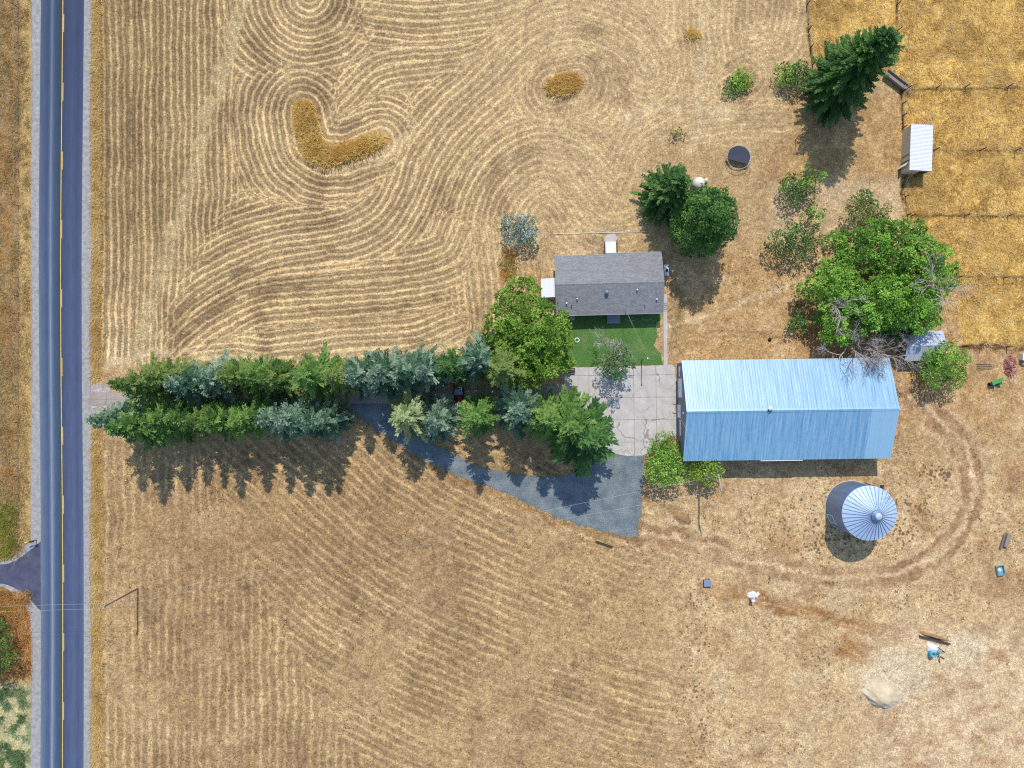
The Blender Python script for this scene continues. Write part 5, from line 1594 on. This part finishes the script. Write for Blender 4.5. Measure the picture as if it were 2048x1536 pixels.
wl.add([(SW_, -SL_, -.1), (SW_, SL_, -.1), (SW_, SL_, 2.42), (SW_, -SL_, 2.42)], [(0, 1, 2, 3)])
for y, f in ((SL_, 1), (-SL_, -1)):
    if f > 0:
        wl.add([(-SW_, y, -.1), (SW_, y, -.1), (SW_, y, 2.42), (-SW_, y, 2.63)], [(3, 2, 1, 0)])
    else:  # the south end is half open
        wl.add([(-SW_, y, -.1), (.3, y, -.1), (.3, y, 2.5), (-SW_, y, 2.63)], [(0, 1, 2, 3)])
        wl.add([(.3, y, 1.9), (SW_, y, 1.9), (SW_, y, 2.42), (.3, y, 2.5)], [(0, 1, 2, 3)])
wl.build('wall', MAT['cream_steel'], ws)
o = MB().box(-SW_ - .06, -SW_ - .003, -2.0, -1.1, .25, 2.35).build('window', MAT['cream_steel'], ws)
for yy in (-2.04, -1.08):
    MB().box(-SW_ - .1, -SW_ - .004, yy - .06, yy + .06, .2, 2.4).build('frame', MAT['dark_metal'], o)
o = MB().box(-.03, .03, -.75, 0, .05, 2.1).build('door', MAT['white_paint'], ws, (-SW_ - .05, -2.3, 0)); o.rotation_euler = (0, 0, math.radians(-38))
MB().box(-.06, -.033, -.68, -.62, .95, 1.1).build('handle', MAT['dark_metal'], o)

sh = thing('shed', 'small grey metal-roofed shed under the bare trees', 'shed', B(1833, 693), math.radians(0.5))
SX, SY = 3.1, 2.3
mb = MB(); ribbed_slope(mb, -SX - .1, SX + .1, -SY - .15, 2.1, 3.0, .3, .02); ribbed_slope(mb, -SX - .1, SX + .1, SY + .15, 2.1, 3.0, .3, .02)
o = mb.build('roof', MAT['shed_roof'], sh)
MB().add([(-SX - .12, -.14, 2.97), (SX + .12, -.14, 2.97), (SX + .12, 0, 3.045), (-SX - .12, 0, 3.045), (SX + .12, .14, 2.97), (-SX - .12, .14, 2.97)], [(0, 1, 2, 3), (3, 2, 4, 5)]).build('ridge_cap', MAT['shed_roof'], o)
wl = MB()
for sx in (-1, 1):
    wl.add([(sx * SX, -SY, -.1), (sx * SX, SY, -.1), (sx * SX, SY, 2.03), (sx * SX, 0, 2.88), (sx * SX, -SY, 2.03)], [(0, 1, 2, 3, 4) if sx > 0 else (4, 3, 2, 1, 0)])
for sy in (-1, 1):
    wl.add([(-SX, sy * SY, -.1), (SX, sy * SY, -.1), (SX, sy * SY, 2.03), (-SX, sy * SY, 2.03)], [(0, 1, 2, 3) if sy < 0 else (3, 2, 1, 0)])
wl.build('wall', MAT['grey_wood'], sh)
o = MB().box(-.5, .5, -SY - .05, -SY - .003, 0, 1.9).build('door', MAT['old_wood'], sh)
ck = thing('chest', 'pale blue box in the shade left of the round tree', 'box', B(1850, 747, 0.0), .1)
MB().box(-.5, .5, -.55, .55, 0, .8).build('body', MAT['white_steel'], ck)
MB().box(-.54, .54, -.6, .6, .803, .9).build('lid', MAT['grey_metal'], ck)

# ------------------------------------------------------------------ water tank and trampoline
tk = thing('water_tank', 'round pale water tank with domed top between the two big evergreens', 'water tank', B(1393, 372))
prof = [(1.1, -.05), (1.12, .8), (1.12, 1.25), (1.04, 1.65), (.85, 2.0), (.55, 2.22), (.2, 2.32), (.0, 2.34)]
m, nt, b = new_mat('stained_tank_plastic')
s_ = nt.nodes.new('ShaderNodeSeparateXYZ'); tc_ = nt.nodes.new('ShaderNodeTexCoord'); nt.links.new(tc_.outputs['Object'], s_.inputs[0])
f_ = math_(nt, 'ADD', math_(nt, 'MULTIPLY', s_.outputs['Z'], .4), math_(nt, 'MULTIPLY', noise(nt, coords(nt), 2.0, 4.0), .35))
nt.links.new(ramp(nt, f_, [(.45, (.36, .29, .17, 1)), (.85, (.55, .50, .40, 1)), (1.0, (.66, .62, .54, 1))]), b.inputs['Base Color'])
MAT['tank'] = m
MB().lathe(prof, 36).build('body', MAT['tank'], tk)
MB().lathe([(.2, 2.28), (.2, 2.4), (0, 2.42)], 16, (0.25, -.1, 0)).build('lid', MAT['tank'], tk)
o = MB().lathe([(.0, 0), (.28, .0), (.3, .5), (.22, .72), (0, .76)], 16)
tag(o.build('barrel', MAT['white_paint'], None, B(1411, 362)), 'small white drum touching the right side of the round water tank', 'drum')

tp = thing('trampoline', 'round trampoline with torn black mat in the mown grass', 'trampoline', B(1474.3, 317.5))
TR_, TZ = 1.98, .95
MB().path([(math.cos(a) * TR_, math.sin(a) * TR_, TZ) for a in np.linspace(0, 2 * math.pi, 41)], .035, 8).build('frame', MAT['wire'], tp)
mtv = []
cut = lambda x: -0.78 - .27 * x          # the mat has come loose below this chord
for a in np.linspace(0, 2 * math.pi, 73)[:-1]:
    x, y = math.cos(a) * (TR_ - .14), math.sin(a) * (TR_ - .14)
    mtv.append((x, max(y, cut(x)), TZ - .02))
mo = MB(); n_ = len(mtv)
ctr = (0.05, .35, TZ - .05)
mo.add(mtv + [ctr], [(k, (k + 1) % n_, n_) for k in range(n_)])
mo.add([(x, y, z - .03) for x, y, z in mtv] + [(ctr[0], ctr[1], ctr[2] - .03)], [((k + 1) % n_, k, n_) for k in range(n_)])
mo.build('mat', MAT['trampoline_mat'], tp)
for k in range(4):
    a = math.pi / 4 + k * math.pi / 2
    lg = MB()
    pa = [Vector((math.cos(a + d) * TR_, math.sin(a + d) * TR_, 0)) for d in (-.28, .28)]
    lg.path([pa[0] + Vector((0, 0, TZ)), pa[0] + Vector((0, 0, .05)), pa[1] + Vector((0, 0, .05)), pa[1] + Vector((0, 0, TZ))], .03, 6)
    lg.build('leg', MAT['grey_metal'], tp)
MB().path([(math.cos(a) * (TR_ - .05), math.sin(a) * (TR_ - .05) * 1.0, .06) for a in np.linspace(math.pi * 1.05, math.pi * 1.95, 20)], .03, 6).build('fallen_pad', MAT['dark_metal'], tp)

# ------------------------------------------------------------------ parked car, half hidden under the trees
car = thing('parked_car', 'dark red car half hidden between the conifers on the driveway', 'car', B(918, 778), math.radians(-90))
MAT['car_red'] = plain('dark_red_car_paint', (0.10, 0.012, 0.012), 0.25, 0.1, .05)
MAT['windshield'] = plain('windshield_glass', (0.16, 0.22, 0.32), 0.08, 0.0, .05)
sec = [  # x, half width, z bottom, z top  (nose is +x)
    (-2.25, .70, .45, .85), (-2.1, .82, .32, 1.0), (-1.4, .88, .28, 1.02), (-.3, .89, .26, 1.0), (.6, .89, .26, .98), (1.3, .87, .28, .93), (1.95, .80, .32, .84), (2.25, .66, .42, .70)]
V_, F_ = [], []
for x, w, z0, z1 in sec:
    V_ += [(x, -w * .92, z0), (x, -w, (z0 + z1) / 2), (x, -w * .9, z1 - .04), (x, -w * .5, z1 + .02), (x, w * .5, z1 + .02), (x, w * .9, z1 - .04), (x, w, (z0 + z1) / 2), (x, w * .92, z0)]
for i in range(len(sec) - 1):
    for k in range(8):
        F_.append((i * 8 + k, (i + 1) * 8 + k, (i + 1) * 8 + (k + 1) % 8, i * 8 + (k + 1) % 8))
F_.append(tuple(reversed(range(8)))[::-1]); F_.append(tuple(56 + k for k in reversed(range(8))))
b_ = MB().add(V_, F_, True).build('body', MAT['car_red'], car)
MB().add([(-1.5, -.60, 1.40), (.05, -.60, 1.42), (.05, .60, 1.42), (-1.5, .60, 1.40), (-1.45, -.55, 1.46), (0, -.55, 1.47), (0, .55, 1.47), (-1.45, .55, 1.46)], [(3, 2, 1, 0), (4, 5, 6, 7), (0, 1, 5, 4), (1, 2, 6, 5), (2, 3, 7, 6), (3, 0, 4, 7)]).build('roof', MAT['car_red'], car)
MB().add([(.95, -.76, .985), (.95, .76, .985), (.06, .60, 1.415), (.06, -.60, 1.415)], [(0, 1, 2, 3)]).build('windshield', MAT['windshield'], car)
MB().add([(-2.0, -.72, 1.01), (-2.0, .72, 1.01), (-1.51, .60, 1.40), (-1.51, -.60, 1.40)], [(3, 2, 1, 0)]).build('rear_window', MAT['glass'], car)
for sy in (-1, 1):
    MB().add([(-1.95, sy * .82, 1.0), (.92, sy * .82, .98), (.05, sy * .61, 1.41), (-1.5, sy * .61, 1.39)], [(0, 1, 2, 3) if sy < 0 else (3, 2, 1, 0)]).build('side_window', MAT['glass'], car)
    MB().box(1.95, 2.16, sy * .62 - .14, sy * .62 + .14, .60, .74).build('headlight', MAT['white_steel'], car)
    MB().box(.72, .9, sy * 1.0 - .1, sy * 1.0 + .1, .98, 1.1).build('mirror', MAT['car_red'], car)
    for x in (-1.4, 1.4):
        wv = MB().lathe([(.2, -.1), (.31, -.1), (.33, -.05), (.33, .05), (.31, .1), (.2, .1)], 20)
        wv.v = [(p[0], p[2], p[1]) for p in wv.v]
        wh = wv.build('wheel', MAT['rubber'], car, (x, sy * .80, .33))
        rv = MB().lathe([(0, .0), (.19, .02), (.2, -.02)], 14); rv.v = [(p[0], sy * (p[2] + .085), p[1]) for p in rv.v]
        rv.build('rim', MAT['grey_metal'], wh)


# ------------------------------------------------------------------ poles and wires
def util_pole(px, py, h, arm_az, arm_len, label, braced=True, mat='old_wood'):
    p = thing('utility_pole', label, 'utility pole', B(px, py))
    MB().tube((0, 0, -.2), (0, 0, h), .17, .11, 10).build('pole', MAT[mat], p)
    d = Vector((math.cos(arm_az), math.sin(arm_az), 0))
    M = Matrix.Rotation(arm_az, 4, 'Z')
    if arm_len > 0:
        MB().box(-arm_len / 2, arm_len / 2, .12, .26, h - .45, h - .28, M).build('crossarm', MAT['dead_wood'], p)
        for s in (-1, 1):
            q = M @ Vector((s * arm_len * .45, .19, h - .277))
            MB().lathe([(.0, 0), (.05, 0), (.06, .1), (.03, .18), (0, .19)], 8, q).build('insulator', MAT['white_paint'], p)
    return p


p1 = util_pole(1398, 947, 11.6, math.radians(-80), 2.5, 'wooden utility pole with pale crossarm rising from the lime bush by the barn')
p2 = util_pole(275, 1177, 9.6, math.radians(75), 0.9, 'brown utility pole standing alone in the field near the road', mat='old_wood')


def wire(label, a, b, sag, r=.015):
    a = Vector(a); b = Vector(b)
    pts = [a.lerp(b, t) - Vector((0, 0, sag * 4 * t * (1 - t))) for t in np.linspace(0, 1, 25)]
    tag(MB().path(pts, r, 4).build('power_line', MAT['wire'], None), label, 'power line', 'overhead wires')


A1 = B(1398, 947); A2 = B(275, 1177)
d1 = Vector((math.cos(math.radians(-80)), math.sin(math.radians(-80)), 0))
e1 = A1 - d1 * 1.12 + Vector((0.19 * .98, .03, 11.5)); e2 = A1 + d1 * 1.12 + Vector((.19, .03, 11.5))
t2 = A2 + Vector((0, 0, 9.4))
wire('overhead wire from the upper end of the barn pole crossarm to the field pole', e1, t2 + Vector((0.1, .4, -.1)), 1.2)
wire('overhead wire from the lower end of the barn pole crossarm to the field pole', e2, t2 + Vector((-.1, -.4, -.1)), 1.4)
W_ = B(-900, 1225)
wire('upper one of the two overhead wires crossing the road left of the field pole', t2 + Vector((0.1, .4, -.1)), W_ + Vector((0, .8, 9)), .8)
wire('lower one of the two overhead wires crossing the road left of the field pole', t2 + Vector((-.1, -.4, -.1)), W_ + Vector((0, -.4, 9)), 1.0)
mast = G(1252, 621, 4.9)
wire('service wire from the house mast over the concrete yard to the barn pole', mast, A1 + Vector((0, 0, 8.6)), .9, .012)
wire('guy wire running from the house mast down over the lawn', mast, B(1283, 719, 5.1), .2, .010)
# a short wooden pole by the tall tree, and its prop
o = thing('wooden_post', 'slim leaning pole left of the tall tree shadow', 'post', B(1591, 279))
MB().tube((0, 0, -.2), (.1, .1, 3.4), .07, .05, 8).build('post', MAT['grey_wood'], o)
MB().box(-.35, .45, .02, .1, 3.0, 3.1).build('crosspiece', MAT['grey_wood'], o)


# ------------------------------------------------------------------ fences
def fence(label, pts, spacing, h=1.45, posts='dark_wood', wires=3, thick=.095, name='wire_fence', seed=0, group='pasture wire fences'):
    rs = random.Random(seed)
    P = [B(*p) for p in pts]
    f = thing(name, label, 'fence', P[0], 0, group)
    o = P[0]
    stations = []
    for a, b in zip(P[:-1], P[1:]):
        n = max(1, round((b - a).length / spacing))
        for k in range(n): stations.append(a.lerp(b, k / n))
    stations.append(P[-1])
    for q in stations:
        q = q - o
        MB().tube((q.x, q.y, -.2), (q.x + rs.uniform(-.05, .05), q.y + rs.uniform(-.05, .05), h * rs.uniform(.95, 1.08)), thick, thick * .85, 6).build('post', MAT[posts], f)
    for w in range(wires):
        z = h * (.35 + .6 * w / max(1, wires - 1))
        MB().path([(q - o) + Vector((0, 0, z)) for q in stations], .008, 3).build('wire', MAT['wire'], f)
    return f


fence('wire fence from the tall tree to the top edge, bounding the mown field', [(1625, 130), (1617, 60), (1611, -40)], 3.4, seed=1)
fence('wire fence at the top edge right of the tall tree tip', [(1795, 62), (1791, -40)], 3.6, seed=2)
fence('wire fence crossing the pasture above the white shed', [(1814, 178), (1930, 175), (2100, 174)], 6.0, seed=3)
fence('short wire fence joining plank chute and white shed', [(1804, 184), (1806, 256)], 2.2, 1.3, seed=4)
fence('wire fence from the right side of the white shed', [(1868, 301), (1960, 301), (2100, 303)], 7.5, seed=5)
fence('short wire fence below the white shed', [(1807, 356), (1815, 430)], 3.0, 1.2, seed=6)
fence('wire fence crossing the pasture just above the broadleaf clump', [(1822, 432), (1930, 432), (2100, 433)], 7.0, seed=7)
fence('wire fence across the pasture right of the broadleaf clump', [(1915, 555), (2100, 556)], 7.0, seed=8)
fence('wire fence along the bottom edge of the golden pasture', [(1926, 693), (2100, 692)], 6.5, seed=9)
fence('roadside wire fence with dark posts beyond the road', [(37, y) for y in range(-20, 1060, 36)], 3.0, 1.3, 'dark_wood', 3, .05, seed=10, group=None)
fence('wire fence in front of the orchard with thin posts', [(1688, 352), (1740, 361), (1800, 364)], 3.4, 1.1, 'grey_wood', 2, .04, seed=11)

# plank chute leading from the tall tree to the fence corner
ch = thing('plank_chute', 'weathered wooden board chute beside the tall tree', 'chute', B(1788, 163), math.radians(-38))
MB().box(-2.1, 2.1, -.42, .42, .50, .58).build('deck', MAT['grey_wood'], ch)
for s in (-1, 1):
    MB().box(-2.1, 2.1, s * .47 - .04, s * .47 + .04, .42, .95).build('side_board', MAT['grey_wood'], ch)
for x in (-1.9, 0, 1.9):
    MB().box(x - .07, x + .07, -.4, .4, -.1, .497).build('leg', MAT['old_wood'], ch)
gt = thing('gate_frame', 'broken pale pole gate at the corner below the plank chute', 'gate', B(1812, 185), math.radians(-70))
for y in (-.55, .55):
    MB().tube((-.9, y, .0), (-.9, y, 1.35), .06, .05, 7).build('post', MAT['dead_wood'], gt)
for z in (.4, .8, 1.2):
    MB().tube((-.9, -.6, z), (.5, .62, z * .7), .05, .04, 7).build('rail', MAT['dead_wood'], gt)
ps = thing('propped_poles', 'thin grey props standing at the south end of the white shed', 'poles', B(1812, 352))
for x, y, lx, ly in ((0, 0, .05, .2), (.35, -.1, .4, .3)):
    MB().tube((x, y - 1.0, 0), (lx, ly, 1.6), .05, .04, 7).build('pole', MAT['grey_metal'], ps)

# ------------------------------------------------------------------ small things in the yard
mbx = thing('mailbox', 'dark roadside mailbox with yellow newspaper tube at the side road corner', 'mailbox', B(73, 1080), 0.3)
MB().box(-.06, .06, -.06, .06, -.1, 1.0).build('post', MAT['dark_wood'], mbx)
MB().box(-1.25, .1, -.05, .05, 1.003, 1.1).build('arm', MAT['dark_wood'], mbx)
mv = []
for x in (-.28, .28):
    mv += [(x + .05, -.16, 1.105), (x + .05, .16, 1.105)] + [(x + .05, .16 * math.cos(a), 1.28 + .16 * math.sin(a)) for a in np.linspace(0, math.pi, 7)]
MB().add(mv, [(0, 1, 10, 9), tuple(range(8, -1, -1)), tuple(range(9, 18))] + [(1 + k, 2 + k, 11 + k, 10 + k) for k in range(7)] + [(8, 0, 9, 17)]).build('box', MAT['dark_metal'], mbx)
MAT['yellow_plastic'] = plain('yellow_plastic', (.62, .55, .16), .5)
MB().tube((-1.1, .12, 1.2), (-.6, .12, 1.2), .13, .13, 12).build('newspaper_tube', MAT['yellow_plastic'], mbx)

bp = MB(); rs = random.Random(8)
for k in range(330):
    a = rs.uniform(0, 6.28); r = rs.random() ** .6
    x = math.cos(a) * r * 1.05; y = math.sin(a) * r * 1.85
    z = .05 + max(0, (1 - r)) * .45 * rs.random() + .02
    M = Matrix.Translation((x, y, z)) @ Matrix.Rotation(rs.uniform(0, 3.1), 4, 'Z') @ Matrix.Rotation(rs.uniform(-.6, .6), 4, 'X') @ Matrix.Rotation(rs.uniform(-.6, .6), 4, 'Y')
    s = rs.uniform(.8, 1.5)
    bp.box(-.11 * s, .11 * s, -.055 * s, .055 * s, -.04, .04, M)
tag(bp.build('brick_rubble', MAT['brick'], None, B(2020, 733)), 'heap of broken red and pink bricks', None, None, 'stuff')

MAT['farm_green'] = plain('green_farm_paint', (.09, .30, .07), .5, 0, .2)
tr = thing('farm_implement', 'small green farm implement parked on the dirt left of the brick heap', 'farm machine', B(1989, 766), math.radians(20))
MB().add([(-.9, .0, .55), (.95, .0, .55), (.95, .55, .55), (-.9, .55, .55), (-.95, -.05, .95), (1.0, -.05, .95), (1.0, .6, .95), (-.95, .6, .95)], [(3, 2, 1, 0), (0, 1, 5, 4), (1, 2, 6, 5), (2, 3, 7, 6), (3, 0, 4, 7)] + [(4, 5, 6, 7)]).build('hopper', MAT['farm_green'], tr)
MB().box(-.7, .8, -.12, -.055, .5, .6).build('frame', MAT['farm_green'], tr)
MB().box(.35, .85, -.62, -.123, .42, .56).build('seat_plate', MAT['farm_green'], tr)
for x in (-1.08, 1.1):
    wv = MB().lathe([(.1, -.07), (.32, -.07), (.36, 0), (.32, .07), (.1, .07)], 16); wv.v = [(p[2], p[0], p[1]) for p in wv.v]
    wv.build('wheel', MAT['rubber'], tr, (x, .15, .36))
MB().tube((-.35, -.1, .5), (-.5, -.9, .3), .05, .05, 7).build('drawbar', MAT['white_steel'], tr)
MB().box(-.55, .2, -.5, -.13, .3, .45).build('axle_box', MAT['dark_metal'], tr)

lg = [('beam', (2004, 1083), 2.4, .16, 'darker narrow timber beam lying at the right edge, left one of two'), ('beam', (2012, 1080), 2.2, .30, 'thick pale timber beam lying at the right edge, right one of two')]
for nm, (px, py), L, r, lb in lg:
    o = MB(); o.box(-r, r, -L / 2, L / 2, 0, r * 1.6)
    ob = o.build('wooden_' + nm, MAT['grey_wood'] if r > .2 else MAT['old_wood'], None, B(px, py, .0)); ob.rotation_euler = (0, 0, math.radians(-16))
    tag(ob, lb, 'timber', 'timbers at the right edge')
o = MB().box(-1.5, 1.5, -.14, .14, .0, .22).build('wooden_beam', MAT['dark_wood'], None, B(1208, 1088, .0)); o.rotation_euler = (0, 0, math.radians(-19))
tag(o, 'dark railway sleeper lying in the grass below the gravel drive', 'timber')
MAT['blue_plastic'] = plain('blue_plastic', (.05, .36, .50), .4, 0, .1)
MAT['teal_plastic'] = plain('teal_plastic', (.16, .34, .38), .5, 0, .25)
MAT['slate_panel'] = rough_mat('slate_blue_panel', (.16, .21, .33), (.24, .29, .42), 4.0, .5, fine=(6.0, .2))
cr = thing('crate', 'small teal open tub on the dirt at the right edge', 'tub', B(1999, 1140), math.radians(12))
MB().box(-.55, .55, -.75, .75, 0, .06).build('bottom', MAT['teal_plastic'], cr)
for a in ((-.62, -.553, -.8, .8), (.553, .62, -.8, .8), (-.55, .55, -.82, -.753), (-.55, .55, .753, .82)):
    MB().box(a[0], a[1], a[2], a[3], 0, .42).build('side', MAT['teal_plastic'], cr)
MB().lathe([(0, .18), (.22, .16), (.3, .07)], 12).build('sack', MAT['white_steel'], cr)
wc = thing('well_cover', 'square slate-blue cover panel on the dirt at the end of a trench', 'cover', B(1413.5, 1166), 0.03)
MB().box(-.62, .62, -.58, .58, 0, .30).build('box', MAT['dark_wood'], wc)
MB().box(-.55, .66, -.5, .6, .303, .36).build('lid', MAT['slate_panel'], wc)
o = MB()
for k in range(70):
    a = rs.uniform(0, 6.28); r = rs.random() ** .5
    q = Vector((math.cos(a) * r * .95, math.sin(a) * r * .5, .05 * (1 - r)))
    o.lathe([(0, -.04), (.2, -.02), (.17, .05 + .05 * rs.random()), (0, .09)], 7, q)
tag(o.build('gravel_heap', MAT['white_paint'], None, B(1507, 1190, 0)), 'small flat heap of white powder or gravel beside the trench', None, None, 'stuff')
ob = thing('utility_pedestal', 'dark upright utility box beside the white gravel patch', 'utility box', B(1501, 1196))
MB().box(-.24, .24, -.12, .12, -.1, 1.35).build('cabinet', MAT['grey_metal'], ob)
MB().box(-.28, .28, -.16, .16, 1.353, 1.42).build('cap', MAT['white_paint'], ob)

bb = MB().lathe([(0, .02), (.40, .0), (.46, .45), (.44, .95), (.36, .96), (.34, .5), (0, .45)], 24).build('barrel', MAT['blue_plastic'], None, B(1860.5, 1306))
tag(bb, 'open bright blue barrel beside the white tarp in the dug patch', 'barrel')
bc = MB(); bc.lathe([(0, 0), (.34, 0), (.36, .5), (.30, .62), (0, .66)], 16)
tag(bc.build('barrel', MAT['teal_plastic'], None, B(1876, 1301)), 'teal drum right of the white tarp in the dug patch', 'drum')
ta = MB(); nn = 14
rs2 = np.random.RandomState(4)
gxx, gyy = np.meshgrid(np.linspace(-1, 1, nn), np.linspace(-1, 1, nn), indexing='ij')
rr2 = np.hypot(gxx, gyy)
zt = .55 * np.clip(1 - rr2 * .75, 0, 1) + rs2.uniform(0, .09, gxx.shape)
zt = np.where((np.abs(gxx) > .95) | (np.abs(gyy) > .95), .02, zt)
Vt = np.stack([gxx * .95 + rs2.uniform(-.06, .06, gxx.shape), gyy * .72 + rs2.uniform(-.06, .06, gxx.shape) - gxx * .25, zt], -1).reshape(-1, 3)
it = np.arange(nn * nn).reshape(nn, nn)
Ft = np.stack([it[:-1, :-1], it[1:, :-1], it[1:, 1:], it[:-1, 1:]], -1).reshape(-1, 4)
mt_ = np_mesh('tarp', Vt, Ft, None, True)
tag(link('tarp', mt_, MAT['white_steel'], None, B(1866, 1296)), 'crumpled white tarp between the blue barrel and the teal drum', 'tarp')
for k, (a, b_, lb) in enumerate((((1873, 1293), (1889, 1304), 'thin dark pipe sticking out above the teal drum'), ((1873, 1308), (1888, 1317), 'thin dark pipe lying below the teal drum'), ((1875, 1309), (1879, 1325), 'bent dark pipe pointing down from the dug patch'))):
    tag(MB().path([B(a[0], a[1], .3), B((a[0] + b_[0]) / 2, (a[1] + b_[1]) / 2, .25), B(b_[0], b_[1], .05)], .06, 6).build('pipe', MAT['dark_metal'], None), lb, 'pipe')


def mound(name, c, rx, ry, h, mat, seed, label, cat, rot=0.0, shift=0.0, n=40, kind=None):
    rs_ = np.random.RandomState(seed)
    g = np.linspace(-1.15, 1.15, n)
    X_, Y_ = np.meshgrid(g, g, indexing='ij')
    nn_ = fbm(X_ * 3 + seed, Y_ * 3, seed)
    R_ = np.hypot(X_, Y_ - 0) + (nn_ - .5) * .55
    z = h * (1 - sstep(0.0, 1.0, R_)) * (0.8 + .5 * nn_) - .06
    V = np.stack([X_ * rx, Y_ * ry + shift * z, z], -1).reshape(-1, 3)
    ii = np.arange(n * n).reshape(n, n)
    F = np.stack([ii[:-1, :-1], ii[1:, :-1], ii[1:, 1:], ii[:-1, 1:]], -1).reshape(-1, 4)
    o_ = link(name, np_mesh(name, V, F, None, True), mat, None, B(*c))
    o_.rotation_euler = (0, 0, rot)
    return tag(o_, label, cat, None, kind)


mound('sand_pile', (1762, 1388), 3.6, 2.5, 1.5, MAT['sand'], 3, 'pale sand pile with a shaded lower side', 'sand pile', -.45, -.5)
mound('soil_bank', (1868, 1273), 2.9, .45, .55, MAT['brown_soil'], 5, 'narrow bank of dug soil above the white tarp', 'soil bank', -.28)
mound('soil_bank', (1365, 1038), 1.7, 1.0, .4, MAT['brown_soil'], 6, 'low brown soil heap right of the gravel drive', 'soil heap', -.4)
# the edge of the dug trench: a dark plank let into the bank
o = MB().box(-2.6, 2.6, -.10, .10, .0, .42).build('trench_board', MAT['dark_wood'], None, B(1868, 1279, .0)); o.rotation_euler = (0, 0, math.radians(-14.5))
tag(o, 'long dark board along the dug trench above the white tarp', 'board')
pk = [((1968, 728), 'uppermost'), ((1969, 731.5), 'second from top'), ((1969, 735), 'third from top'), ((1968, 738.5), 'lowest')]
for i, ((px, py), w) in enumerate(pk):
    o = MB().box(-1.25, 1.25, -.05, .05, 0, .09).build('wooden_plank', MAT['grey_wood'], None, B(px, py, .0)); o.rotation_euler = (0, 0, math.radians(-2 + i))
    tag(o, w + ' of four thin planks lying right of the round tree', 'plank', 'planks by the round tree')
ch2 = thing('appliance', 'white metal cabinet cut by the right edge above the brick heap', 'cabinet', B(2044, 714))
MB().box(-.5, .5, -.55, .55, 0, .9).build('case', MAT['white_steel'], ch2); MB().box(-.53, .53, -.58, .58, .903, .96).build('lid', MAT['white_paint'], ch2)
rk = MB().lathe([(0, -.05), (.4, 0), (.45, .2), (.25, .42), (0, .46)], 9)
tag(rk.build('boulder', MAT['gravel'], None, B(2046, 727)), 'pale boulder cut by the right edge beside the white cabinet', 'boulder')
sk = MB().lathe([(0, -.05), (.26, 0), (.3, .18), (.12, .34), (0, .36)], 9)
tag(sk.build('black_bag', MAT['rubber'], None, B(1539, 679)), 'small black bag on the dry yard grass left of the broadleaf clump', 'bag')
tag(MB().box(-.28, .28, -.55, .55, 0, .5).build('feed_trough', MAT['dark_wood'], None, B(1614, 349)), 'dark wooden box behind the thin light green orchard tree', 'box')
